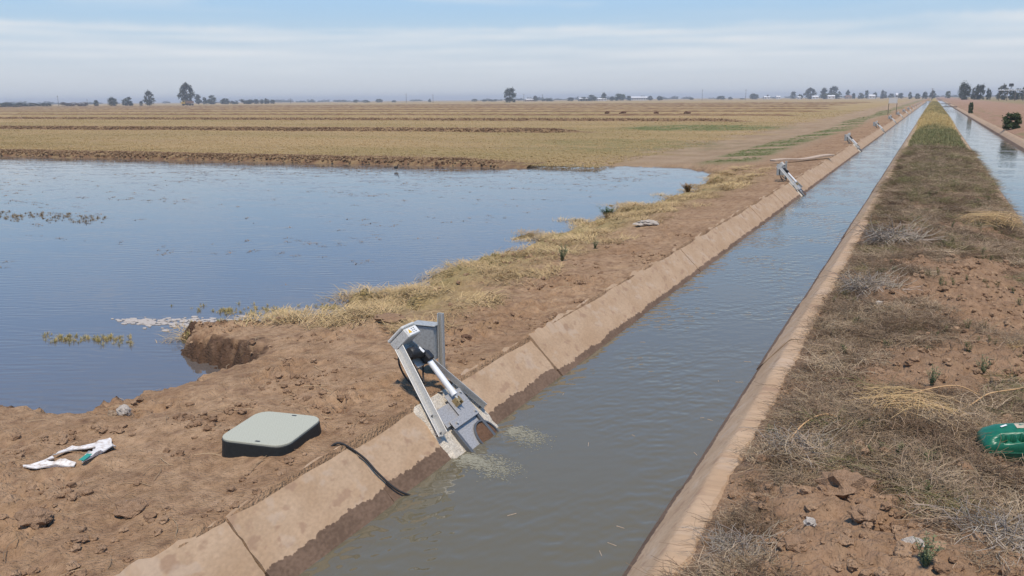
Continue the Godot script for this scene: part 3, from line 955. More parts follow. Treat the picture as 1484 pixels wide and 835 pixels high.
func make_ground_cover() -> void:
	# dead weeds on the berm
	var kinds := [tangle_mesh(80, 0.7, 0.0019), tangle_mesh(95, 0.45, 0.0017), tangle_mesh(60, 0.95, 0.0021), tangle_mesh(120, 0.3, 0.0014)]
	var names := ["dead_weeds", "flattened_dead_weeds", "upright_dead_weeds", "dead_weed_litter"]
	var said := ["grey brown dead weeds tangled over the berm", "flattened dry weed stems over the berm", "taller brittle dead weeds standing on the berm", "fine dry weed litter lying on the berm"]
	var where := [[], [], [], []]
	var tints := [[], [], [], []]
	for k in 6400:
		var d := 2.6 + 30.0 * pow(rng.randf(), 1.7)
		var x := rng.randf_range(-0.76, 1.26)
		var z := -d
		if rng.randf() > weed_cover(x, z) * 1.3 - 0.19: continue
		if x < -0.66 and d < 14.0: continue
		var kind := 3 if rng.randf() < 0.25 else rng.randi_range(0, 2)
		var size := rng.randf_range(0.42, 0.95) * (1.0 + d * 0.02)
		if x < -0.62: size *= 0.6
		where[kind].append(Transform3D(Basis.from_euler(Vector3(rng.randfn(0, 0.12), rng.randf() * TAU, rng.randfn(0, 0.12))).scaled(Vector3(size, size * rng.randf_range(0.4, 0.85), size)), Vector3(x, ground(x, z) - 0.012, z)))
		var tone := Color(0.31, 0.23, 0.155).lerp(Color(0.55, 0.435, 0.30), pow(rng.randf(), 1.5))
		if rng.randf() < 0.3: tone = Color(0.21, 0.145, 0.095)
		if rng.randf() < 0.05 + 0.25 * smoothstep(10.0, 20.0, d): tone = Color(0.24, 0.225, 0.105)
		tints[kind].append(tone)
	for k in 4: many(names[k], kinds[k], M.stem, where[k], tints[k], said[k], "weeds")
	# green and yellow growth on the berm
	var herb := herb_mesh(7, 16, 0.07)
	where = []
	tints = []
	for k in 1700:
		var d := 3.0 + 32.0 * rng.randf()
		var x := rng.randf_range(-0.7, 1.25)
		if mid.get_noise_2d(x * 0.5 + 77.0, d * 0.35) < 0.12: continue
		var s := rng.randf_range(0.04, 0.11) * (1.0 + d * 0.012)
		where.append(turned(x, ground(x, -d) - 0.01, -d, Vector3(s, s, s)))
		tints.append(Color(0.13, 0.165, 0.07).lerp(Color(0.21, 0.20, 0.09), rng.randf()))
	many("green_weeds", herb, M.leaf, where, tints, "small green weeds scattered over the berm", "weeds")
	# grass standing on the far part of the berm: green first, then straw yellow
	var tuft := tuft_mesh(16, 0.7, 0.05)
	where = []
	tints = []
	for k in 14000:
		var d := 30.0 + 240.0 * pow(rng.randf(), 1.6)
		var x := rng.randf_range(-0.9, 1.45)
		var edge := 1.0 - pow(absf((x - 0.28) / 1.2), 3.0)
		var n := mid.get_noise_2d(x * 0.2, d * 0.12)
		if d < 40.0 and rng.randf() > (d - 30.0) / 10.0: continue
		var s := rng.randf_range(0.16, 0.34) * (0.7 + 0.6 * smoothstep(45.0, 80.0, d))
		where.append(turned(x, ground(x, -d) - 0.03, -d, Vector3(s * 1.3, s * (0.4 + 0.6 * maxf(edge, 0.0)), s * 1.3)))
		var green := Color(0.20, 0.22, 0.095).lerp(Color(0.33, 0.30, 0.14), rng.randf())
		var yellow := Color(0.72, 0.57, 0.26).lerp(Color(0.55, 0.42, 0.19), rng.randf())
		var t := smoothstep(48.0, 56.0, d + n * 10.0)
		if d > 85.0: t = clampf(0.4 + n * 2.5, 0.0, 1.0)
		tints.append(green.lerp(yellow, t))
	many("berm_grass", tuft, M.leaf, where, tints, "green and straw coloured grass on the far berm", "grass")
	# straw and drowned grass along the shore of the flooded field
	var mat := straw_mesh(60)
	var standing := tuft_mesh(18, 0.9, 0.05)
	var lying := []
	var lying_tints := []
	where = []
	tints = []
	for k in 16000:
		var d := 5.4 + 20.0 * pow(rng.randf(), 1.4)
		var x := rng.randf_range(-8.2, -3.6)
		var sd := shore_distance(x, -d)
		var n := mid.get_noise_2d(x * 0.5 + 12.0, d * 0.4)
		var patch := mid.get_noise_2d(x * 0.35 + 80.0, d * 0.2)
		var h := ground(x, -d, sd)
		if d < 5.7 and sd > 0.25: continue
		if sd > -0.9 and h > POND_Y - 0.02 and sd + 0.6 * n < 2.3 + 0.6 * patch and rng.randf() < 0.30 + 0.9 * n - 0.13 * maxf(sd, 0.0):
			lying.append(turned(x, h - 0.004, -d, Vector3.ONE * rng.randf_range(0.6, 1.1)))
			lying_tints.append(Color(0.66, 0.51, 0.27).lerp(Color(0.42, 0.30, 0.16), rng.randf()))
		if sd > -1.1 and sd < 0.9 and h > POND_Y - 0.09 and patch + 0.35 * n > 0.06:
			var s := rng.randf_range(0.03, 0.085)
			where.append(turned(x, h - 0.01, -d, Vector3(s, s, s)))
			tints.append(Color(0.60, 0.48, 0.20).lerp(Color(0.36, 0.34, 0.13), rng.randf()))
	many("shore_straw", mat, M.stem, lying, lying_tints, "flattened yellow straw along the edge of the flood water", "straw")
	# stems that stand in the water and the low island of stubble at the left
	for k in 2600:
		var x := rng.randf_range(-21.0, -12.5)
		var z := rng.randf_range(-13.5, -8.5)
		var q := Vector2((x + 16.6) / 2.6, (z + 10.6 - (x + 16.6) * -0.10) / 0.62).length() + 0.5 * mid.get_noise_2d(x * 0.8, z * 0.8)
		if q > 0.95: continue
		var s := rng.randf_range(0.03, 0.08)
		where.append(turned(x, POND_Y - 0.015, z, Vector3(s * 1.6, s, s * 1.6)))
		tints.append(Color(0.36, 0.27, 0.13).lerp(Color(0.22, 0.16, 0.09), rng.randf()))
	for k in 26000:
		var x := rng.randf_range(-46.0, -7.0)
		var z := rng.randf_range(-25.5, -7.0)
		var n := mid.get_noise_2d(x * 0.09 + 200.0, z * 0.5) + 0.5 * mid.get_noise_2d(x * 0.5, z * 1.1 + 60.0)
		var need := 0.36 - 0.38 * smoothstep(-17.0, -23.0, z) - 0.14 * smoothstep(-14.0, -30.0, x)
		if n < need or shore_distance(x, z) > -0.1: continue
		var s := rng.randf_range(0.02, 0.055)
		where.append(turned(x, POND_Y - 0.012, z, Vector3(s * 3.4, s * 0.7, s * 3.4)))
		tints.append(Color(0.40, 0.27, 0.16).lerp(Color(0.25, 0.18, 0.10), rng.randf()))
	for c in [[-7.35, -5.02, 0.30, 0.10], [-6.95, -5.2, 0.34, 0.12], [-6.7, -6.5, 0.55, 0.14], [-6.2, -6.75, 0.5, 0.12], [-5.75, -7.1, 0.35, 0.12]]:
		for k in 60:
			var x: float = c[0] + rng.randfn(0, c[2] * 0.5)
			var z: float = c[1] + rng.randfn(0, c[3] * 0.5)
			var s := rng.randf_range(0.03, 0.075)
			where.append(turned(x, POND_Y - 0.01, z, Vector3(s, s, s)))
			tints.append(Color(0.66, 0.52, 0.22).lerp(Color(0.45, 0.39, 0.15), rng.randf()))
	many("drowned_grass", standing, M.leaf, where, tints, "yellow green grass standing in the flood water and at its edge", "grass")
	# stubble of the dry part of the field
	where = []
	tints = []
	for k in 52000:
		var d := 25.5 + 120.0 * pow(rng.randf(), 2.0)
		var x := rng.randf_range(-9.0 - d * 1.45, -5.0)
		var n := broad.get_noise_2d(x * 0.18 + 5.0, -d * 0.6)
		var tone := Color(0.63, 0.465, 0.24).lerp(Color(0.48, 0.375, 0.175), clampf(0.45 + n * 1.2 + rng.randfn(0, 0.2), 0.0, 1.0))
		var c := ground_color(x, -d, FIELD_Y, 9.0)
		if c.g > c.r * 0.9: tone = Color(0.17, 0.21, 0.075).lerp(Color(0.27, 0.27, 0.11), rng.randf())
		elif c.b > 0.205 or x > -9.6: continue
		var s := rng.randf_range(0.04, 0.09) * (1.0 + d * 0.008)
		where.append(turned(x, ground(x, -d, 9.0) - 0.01, -d, Vector3(s * 2.4, s * 0.7, s * 2.4)))
		tints.append(tone)
	many("stubble", tuft, M.leaf, where, tints, "dry olive stubble over the far field", "stubble")
	# crumbs of soil
	where = []
	tints = []
	for k in 22000:
		var x: float
		var d: float
		if k % 3 == 0:
			x = rng.randf_range(-0.74, 1.2)
			d = 2.5 + 9.0 * pow(rng.randf(), 1.5)
			if rng.randf() < weed_cover(x, -d) * 0.8: continue
		else:
			x = rng.randf_range(-6.4, -2.8)
			d = 1.5 + 10.0 * pow(rng.randf(), 1.4)
			if mid.get_noise_2d(x * 0.5 + 5.0, d * 0.5) < rng.randf_range(-0.05, 0.45): continue
			if shore_distance(x, -d) < 0.02: continue
		var s := 0.006 + 0.06 * pow(rng.randf(), 4.5)
		where.append(Transform3D(Basis.from_euler(Vector3(rng.randf() * TAU, rng.randf() * TAU, 0)).scaled(Vector3(s, s * 0.75, s)), Vector3(x, ground(x, -d) + s * 0.1, -d)))
		tints.append(Color(0.30, 0.19, 0.118).lerp(Color(0.45, 0.305, 0.195), rng.randf()))
	many("soil_crumbs", lump(9, Vector3.ONE, 0.4, 1), M.clod, where, tints, "small crumbs of brown soil on the bank and berm", "soil crumbs")
	# loose dry stalks on the bank
	where = []
	tints = []
	var stalk := Blades.new()
	stalk.stem([Vector3(-0.5, 0.0, 0), Vector3(-0.1, 0.05, 0.06), Vector3(0.25, 0.03, 0.03), Vector3(0.5, 0.02, -0.05)], 0.012, 0.008, Color.WHITE)
	for k in 330:
		var x := rng.randf_range(-5.2, -2.85)
		var d := rng.randf_range(1.7, 9.0)
		if shore_distance(x, -d) < 0.1: continue
		var s := rng.randf_range(0.06, 0.2)
		where.append(turned(x, ground(x, -d) + 0.004, -d, Vector3(s, s, s)))
		tints.append(Color(0.48, 0.36, 0.22).lerp(Color(0.28, 0.18, 0.11), rng.randf()))
	many("dry_stalks", stalk.mesh(), M.stem, where, tints, "loose dry stalks lying on the brown bank", "stalks")

# ---------------------------------------------------------------- the gates
# A gate's own axes: x runs up the slope of the lining from the lip, y away from it, z along the ditch.
func slope_frame(z: float) -> Transform3D:
	var k := sqrt(0.5)
	return Transform3D(Basis(Vector3(-k, k, 0), Vector3(k, k, 0), Vector3(0, 0, -1)), Vector3(LIP_X, 0.0, z))

func make_gate() -> Node3D:
	var o := thing("irrigation_gate", Vector3.ZERO, "", "irrigation gate", "motor driven gates along the ditch")
	o.transform = slope_frame(-4.41)
	# bed of pale mortar
	var st := begin()
	var cells := 16
	var top: Array = []
	for i in cells + 1:
		var row: Array = []
		for j in cells + 1:
			var s := lerpf(0.035, -0.60, float(i) / cells)
			var w := lerpf(-0.30, 0.34, float(j) / cells) + 0.02 * mid.get_noise_2d(s * 4.0, j)
			var rim := minf(minf(i, cells - i), minf(j, cells - j))
			var y := -0.02 if rim == 0 else 0.014 + 0.006 * fine.get_noise_2d(s * 2.0, w * 2.0)
			if rim == 0: w += 0.035 * mid.get_noise_2d(s * 2.0, w * 2.0 + 30.0)
			if i == 0: s += 0.03 * mid.get_noise_2d(w * 3.0, 9.0)
			row.append(Vector3(s, y, w))
		top.append(row)
	for i in cells:
		for j in cells:
			quad(st, top[i][j], top[i + 1][j], top[i + 1][j + 1], top[i][j + 1], Vector3(-0.2, -3.0, 0))
	part("mortar_bed", done(st), M.mortar, o)
	# two angle-iron rails leaning together up the slope
	for side in [-1.0, 1.0]:
		st = begin()
		var a := Vector3(-0.255, 0.042, side * 0.285)
		var b := Vector3(0.384, 0.042, side * 0.075)
		bar(st, a, b, 0.045, 0.006, Vector3.UP)
		bar(st, a + Vector3(0, 0.024, side * -0.020), b + Vector3(0, 0.024, side * -0.020), 0.006, 0.044, Vector3.UP)
		var rail := part("rail", done(st), M.galvanized, o)
		for t in [0.03, 0.22]:
			st = begin()
			var p := a.lerp(b, t)
			tube(st, [p + Vector3(0, -0.03, 0), p + Vector3(0, 0.014, 0)], [0.007], 6)
			part("bolt", done(st), M.dark_steel, rail)
	# plates of the slide
	st = begin()
	block(st, at(-0.165, 0.035, -0.075), Vector3(0.135, 0.008, 0.20), 0.002)
	part("support_plate", done(st), M.sheet_steel, o)
	st = begin()
	block(st, at(-0.15, 0.05, 0.085), Vector3(0.20, 0.010, 0.19), 0.003)
	block(st, at(-0.238, 0.0505, 0.02), Vector3(0.062, 0.0085, 0.315), 0.003)
	var cover := part("cover_plate", done(st), M.sheet_steel, o)
	for p in [Vector3(-0.24, 0.056, -0.09), Vector3(-0.24, 0.056, 0.15), Vector3(-0.08, 0.056, 0.15)]:
		st = begin()
		tube(st, [p, p + Vector3(0, 0.010, 0)], [0.009], 6)
		part("bolt", done(st), M.galvanized, cover)
	st = begin()
	block(st, at(-0.40, 0.026, 0.015), Vector3(0.30, 0.010, 0.275), 0.002)
	part("gate_leaf", done(st), M.sheet_steel, o)
	for w in [-0.135, 0.168]:
		st = begin()
		bar(st, Vector3(-0.26, 0.032, w), Vector3(-0.56, 0.032, w), 0.025, 0.03)
		part("guide_channel", done(st), M.dark_steel, o)
	# round mouth of the pipe, half under water
	st = begin()
	var rim_in: Array = []
	var rim_out: Array = []
	var deep: Array = []
	var c := Vector3(-0.425, 0.045, 0.115)
	for k in 28:
		var w := TAU * k / 28
		var d := Vector3(cos(w), 0, sin(w))
		rim_out.append(c + d * 0.120)
		rim_in.append(c + d * 0.108)
		deep.append(c + d * 0.108 + Vector3(0, -0.011, 0))
	for k in 28:
		var n := (k + 1) % 28
		quad(st, rim_out[k], rim_out[n], rim_in[n], rim_in[k], c + Vector3(0, -1, 0))
		quad(st, rim_in[k], rim_in[n], deep[n], deep[k], c + (rim_in[k] - c) * 3.0)
		quad(st, rim_out[k], rim_out[n], rim_out[n] + Vector3(0, -0.03, 0), rim_out[k] + Vector3(0, -0.03, 0), c)
	var mouth := part("pipe_mouth", done(st), M.dark_steel, o)
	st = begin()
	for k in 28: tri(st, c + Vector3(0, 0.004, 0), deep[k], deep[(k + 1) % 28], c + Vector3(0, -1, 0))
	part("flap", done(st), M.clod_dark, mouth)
	# linear actuator: gearbox and motor, body, rod, clevis
	var act := Node3D.new()
	act.name = "actuator"
	o.add_child(act)
	st = begin()
	block(st, Transform3D(Basis(Vector3.UP, 0.06), Vector3(0.235, 0.088, 0.065)), Vector3(0.075, 0.075, 0.062), 0.012)
	tube(st, [Vector3(0.27, 0.092, 0.05), Vector3(0.285, 0.095, 0.0), Vector3(0.292, 0.096, -0.012), Vector3(0.305, 0.098, -0.065), Vector3(0.307, 0.098, -0.075)], [0.034, 0.036, 0.041, 0.041, 0.030], 18)
	var motor := part("motor", done(st), M.black, act)
	st = begin()
	block(st, Transform3D(Basis(Vector3.UP, 0.25), Vector3(0.283, 0.131, 0.012)), Vector3(0.045, 0.003, 0.024), 0.001)
	part("rating_label", done(st), M.sticker, motor)
	st = begin()
	tube(st, [Vector3(0.215, 0.086, 0.064), Vector3(-0.075, 0.088, 0.040)], [0.021], 18)
	tube(st, [Vector3(-0.070, 0.088, 0.0404), Vector3(-0.083, 0.088, 0.039)], [0.0225], 18)
	part("cylinder", done(st), M.aluminium, act)
	st = begin()
	tube(st, [Vector3(-0.08, 0.088, 0.04), Vector3(-0.125, 0.086, 0.036)], [0.009], 10)
	part("rod", done(st), M.galvanized, act)
	st = begin()
	for w in [0.018, 0.056]: block(st, at(-0.128, 0.076, w), Vector3(0.055, 0.045, 0.007), 0.002)
	tube(st, [Vector3(-0.125, 0.086, 0.006), Vector3(-0.125, 0.086, 0.068)], [0.008], 8)
	block(st, at(-0.125, 0.086, 0.037), Vector3(0.03, 0.026, 0.026), 0.005)
	part("clevis", done(st), M.brass, act)
	# control box with its lid at the upper end
	st = begin()
	block(st, at(0.4195, 0.0825, 0.02), Vector3(0.066, 0.165, 0.14), 0.006)
	var box := part("control_box", done(st), M.enclosure, o)
	st = begin()
	block(st, at(0.466, 0.0825, 0.02), Vector3(0.022, 0.171, 0.146), 0.007)
	part("lid", done(st), M.enclosure, box)
	st = begin()
	block(st, at(0.4195, 0.1662, 0.022), Vector3(0.05, 0.0016, 0.115), 0.0005)
	var stick := part("warning_label", done(st), M.sticker, box)
	st = begin()
	slab(st, PackedVector2Array([Vector2(0.440, -0.012), Vector2(0.410, -0.030), Vector2(0.410, 0.006)]), 0.1672, 0.1684)
	part("warning_triangle", done(st), M.yellow, stick)
	st = begin()
	for p in [[0.436, 0.022, 0.012], [0.436, 0.045, 0.014], [0.422, 0.020, 0.012], [0.422, 0.043, 0.018], [0.408, 0.022, 0.010], [0.408, 0.048, 0.014]]: block(st, at(p[0], 0.1676, p[1]), Vector3(0.005, 0.001, p[2]), 0.0003)
	part("print", done(st), M.ink, stick)
	st = begin()
	block(st, at(0.30, 0.045, 0.02), Vector3(0.19, 0.006, 0.10), 0.002)
	part("bracket", done(st), M.galvanized, o)
	# cables
	for run in [[Vector3(0.385, 0.02, -0.03), Vector3(0.30, -0.05, -0.045), Vector3(0.16, -0.08, -0.03), Vector3(0.04, -0.02, 0.0), Vector3(-0.02, 0.03, 0.03)], [Vector3(0.385, 0.03, 0.07), Vector3(0.29, -0.07, 0.07), Vector3(0.15, -0.12, 0.06), Vector3(0.05, -0.06, 0.05), Vector3(0.02, 0.0, 0.10)], [Vector3(0.26, 0.07, 0.07), Vector3(0.17, -0.01, 0.05), Vector3(0.11, -0.02, 0.0), Vector3(0.17, 0.03, -0.045), Vector3(0.29, 0.06, -0.05)]]:
		var curve := Curve3D.new()
		for i in run.size():
			var tangent: Vector3 = (run[mini(i + 1, run.size() - 1)] - run[maxi(i - 1, 0)]) / 6.0
			curve.add_point(run[i], -tangent, tangent)
		st = begin()
		tube(st, Array(curve.tessellate_even_length(4, 0.02)), [0.0065], 7)
		part("cable", done(st), M.rubber, o)
	return o

func make_cabinet() -> Node3D:
	var o := thing("electrical_cabinet", Vector3(-2.945, 0.0, -4.79), "", "electrical cabinet", "cabinets on posts behind the gates")
	o.rotation.y = 0.08
	var st := begin()
	block(st, at(0.0, 0.14, 0.0), Vector3(0.042, 0.62, 0.004), 0.001)
	for s in [-1.0, 1.0]:
		block(st, at(s * 0.0195, 0.14, 0.0135), Vector3(0.003, 0.62, 0.022), 0.001)
		block(st, at(s * 0.0155, 0.14, 0.0257), Vector3(0.010, 0.62, 0.002), 0.0008)
	part("post", done(st), M.galvanized, o)
	st = begin()
	block(st, at(-0.112, 0.24, 0.02), Vector3(0.175, 0.245, 0.085), 0.008)
	var box := part("box", done(st), M.cabinet, o)
	st = begin()
	block(st, at(-0.112, 0.24, 0.066), Vector3(0.165, 0.235, 0.006), 0.003)
	part("door", done(st), M.cabinet, box)
	st = begin()
	block(st, at(-0.112, 0.368, 0.025), Vector3(0.19, 0.008, 0.105), 0.003)
	part("rain_cap", done(st), M.cabinet, box)
	st = begin()
	tube(st, [Vector3(-0.08, 0.125, 0.03), Vector3(-0.07, 0.09, 0.045), Vector3(-0.03, 0.07, 0.06), Vector3(0.03, 0.03, 0.075), Vector3(0.06, -0.04, 0.08), Vector3(0.07, -0.10, 0.08)], [0.008], 8)
	part("cable", done(st), M.rubber, o)
	return o

const ORDINAL := ["first", "second", "third", "fourth", "fifth", "sixth", "seventh", "eighth", "ninth", "tenth", "eleventh", "twelfth", "thirteenth", "fourteenth", "fifteenth", "sixteenth"]

func make_gates() -> void:
	var gate := make_gate()
	gate.set_meta("label", "nearest motor driven gate, with the warning label on its grey box")
	var cabinet := make_cabinet()
	cabinet.set_meta("label", "small grey electrical cabinet on a steel post behind the nearest gate")
	var spots := [-19.9, -37.0, -56.0, -74.0, -91.5, -110.0, -128.0, -147.0, -165.0, -184.0, -203.0, -224.0, -246.0]
	for k in spots.size():
		var g: Node3D = gate.duplicate()
		g.name = numbered("irrigation_gate")
		add_child(g)
		g.transform = slope_frame(spots[k])
		g.set_meta("label", "motor driven gate on the ditch bank, %s of the row from the front" % ORDINAL[k + 1])
		if k < 7:
			var c: Node3D = cabinet.duplicate()
			c.name = numbered("electrical_cabinet")
			add_child(c)
			c.position = Vector3(-2.945 - 0.03 * (k % 3), 0.0, spots[k] - 0.38)
			c.set_meta("label", "grey cabinet on a post behind the %s gate of the row" % ORDINAL[k + 1])

# ---------------------------------------------------------------- things lying about
func curve_tube(pts: Array, radius: float, sides := 8) -> ArrayMesh:
	var curve := Curve3D.new()
	for i in pts.size():
		var tangent: Vector3 = (pts[mini(i + 1, pts.size() - 1)] - pts[maxi(i - 1, 0)]) / 6.0
		curve.add_point(pts[i], -tangent, tangent)
	var st := begin()
	tube(st, Array(curve.tessellate_even_length(4, 0.025)), [radius], sides)
	return done(st)

func make_valve_box() -> void:
	var o := thing("valve_box", Vector3(-3.215, -0.015, -3.355), "black plastic valve box with a pale green lid, standing on the brown bank", "valve box")
	o.rotation.y = 0.19
	var st := begin()
	slab(st, rounded(0.43, 0.45, 0.085), -0.08, 0.086, 0.003, 0.015)
	part("body", done(st), M.box_body, o)
	st = begin()
	slab(st, rounded(0.424, 0.444, 0.082), 0.0865, 0.098, 0.003)
	var lid := part("lid", done(st), M.lid, o)
	for p in [[0.03, 0.195, 0.0], [0.03, -0.195, 0.0]]:
		st = begin()
		var ring := rounded(0.032, 0.014, 0.0068, 5)
		for i in ring.size(): ring[i] += Vector2(p[0], p[1])
		slab(st, ring, 0.096, 0.0986)
		part("key_slot", done(st), M.black, lid)

func scrap(called: String, outline: Array, label: String, lift: float, tip: Array) -> void:
	var c := Vector2.ZERO
	for p in outline: c += Vector2(p[0], p[1]) / outline.size()
	var o := thing(called, Vector3(c.x, ground(c.x, c.y), c.y), label, "plastic scrap", "torn white plastic on the bank")
	var dense := PackedVector2Array()
	for i in outline.size():
		var a := Vector2(outline[i][0], outline[i][1])
		var b := Vector2(outline[(i + 1) % outline.size()][0], outline[(i + 1) % outline.size()][1])
		var n := maxi(1, int((b - a).length() / 0.03))
		for q in n:
			var p := a.lerp(b, float(q) / n)
			dense.append(p + Vector2(fine.get_noise_2d(p.x * 2.0, p.y * 2.0), fine.get_noise_2d(p.x * 2.0 + 9.0, p.y * 2.0)) * 0.010)
	var ids := Geometry2D.triangulate_polygon(dense)
	var st := begin()
	var raised := func(p: Vector2, off: float) -> Vector3:
		var y := ground(p.x, p.y) - o.position.y + lift + 0.018 * mid.get_noise_2d(p.x * 4.0, p.y * 4.0) + 0.008 * fine.get_noise_2d(p.x * 3.0, p.y * 3.0) + off
		return Vector3(p.x - c.x, y, p.y - c.y)
	for k in ids.size() / 3:
		var t := [dense[ids[k * 3]], dense[ids[k * 3 + 1]], dense[ids[k * 3 + 2]]]
		for off in [0.003, -0.003]:
			var v: Array = []
			for p in t: v.append(raised.call(p, off))
			tri(st, v[0], v[1], v[2], v[0] - Vector3(0, off * 50.0, 0))
	for i in dense.size():
		var n := (i + 1) % dense.size()
		quad(st, raised.call(dense[i], 0.003), raised.call(dense[n], 0.003), raised.call(dense[n], -0.003), raised.call(dense[i], -0.003), Vector3(0, 0, 0))
	part("sheet", done(st), M.white_plastic, o)
	if tip:
		st = begin()
		var p0: Vector3 = raised.call(Vector2(tip[0], tip[1]), 0.006)
		var p1: Vector3 = raised.call(Vector2(tip[2], tip[3]), 0.006)
		bar(st, p0, p1, 0.034, 0.004, Vector3.UP)
		part("green_tip", done(st), M.teal, o)

func make_jug() -> void:
	var o := thing("plastic_jug", Vector3(0.55, ground(0.55, -4.58) + 0.005, -4.58), "green plastic jug lying on its side among the dead weeds", "jug")
	o.rotation = Vector3(0.16, 0.22, 0.10)
	o.scale = Vector3(1.0, 1.25, 1.05)
	# body lofted along its length: [x, half width, half height, centre z, centre y]
	var rings := [[-0.185, 0.050, 0.020, 0.0, 0.058], [-0.178, 0.074, 0.036, 0.0, 0.060], [-0.155, 0.088, 0.050, 0.0, 0.062], [-0.10, 0.094, 0.062, 0.0, 0.066], [0.0, 0.095, 0.066, 0.0, 0.068], [0.06, 0.094, 0.065, 0.0, 0.068], [0.10, 0.082, 0.056, 0.0, 0.068], [0.13, 0.055, 0.040, -0.012, 0.068], [0.145, 0.030, 0.026, -0.018, 0.068], [0.165, 0.025, 0.025, -0.018, 0.068]]
	var st := begin()
	st.set_smooth_group(0)
	var loops: Array = []
	for r in rings:
		var loop: Array = []
		for k in 32:
			var a := TAU * k / 32
			var ca := signf(cos(a)) * pow(absf(cos(a)), 0.7)
			var sa := signf(sin(a)) * pow(absf(sin(a)), 0.7)
			loop.append(Vector3(r[0], r[4] + sa * r[2], r[3] + ca * r[1]))
		loops.append(loop)
	for i in rings.size() - 1:
		for k in 32:
			var n := (k + 1) % 32
			quad(st, loops[i][k], loops[i][n], loops[i + 1][n], loops[i + 1][k], Vector3((rings[i][0] + rings[i + 1][0]) / 2.0, 0.068, rings[i][3]))
	for e in [0, rings.size() - 1]:
		for k in 32: tri(st, Vector3(rings[e][0], 0.068, rings[e][3]), loops[e][k], loops[e][(k + 1) % 32], Vector3(0, 0.068, 0))
	var solid := CSGMesh3D.new()
	solid.name = "body"
	solid.mesh = done(st)
	solid.material = M.jug
	# the opening behind the handle goes right through the jug
	var hole := CSGCombiner3D.new()
	hole.operation = CSGShape3D.OPERATION_SUBTRACTION
	for q in [[-0.055, 0.0], [-0.02, 0.0], [0.02, 0.0], [0.055, 0.0]]:
		var c := CSGCylinder3D.new()
		c.radius = 0.020
		c.material = M.jug
		c.height = 0.3
		c.sides = 20
		c.position = Vector3(q[0] - 0.04, 0.068, 0.052)
		c.rotation.x = 0.25
		hole.add_child(c)
	solid.add_child(hole)
	o.add_child(solid)
	st = begin()
	block(st, Transform3D(Basis(Vector3.RIGHT, -0.10), Vector3(0.015, 0.1325, -0.022)), Vector3(0.075, 0.002, 0.05), 0.0008)
	part("label", done(st), M.paper, o)
	st = begin()
	block(st, Transform3D(Basis(Vector3.UP, 0.5), Vector3(-0.075, 0.1338, -0.02)), Vector3(0.035, 0.002, 0.009), 0.0006)
	part("label", done(st), M.sticker, o)
	st = begin()
	bar(st, Vector3(-0.17, 0.068, 0.0925), Vector3(0.07, 0.068, 0.0965), 0.004, 0.004)
	part("seam", done(st), M.jug, o)
	st = begin()
	tube(st, [Vector3(0.162, 0.068, -0.018), Vector3(0.19, 0.068, -0.018)], [0.031], 18)
	part("cap", done(st), M.box_body, o)

func lone(called: String, mesh: Mesh, m: Material, p: Array, label: String, category: String, group := "", turn := 0.0) -> void:
	var o := part(called, mesh, m, self)
	o.position = Vector3(p[0], ground(p[0], p[1]) + (p[2] if p.size() > 2 else 0.0), p[1])
	o.rotation.y = turn
	tag(o, label, category, group)

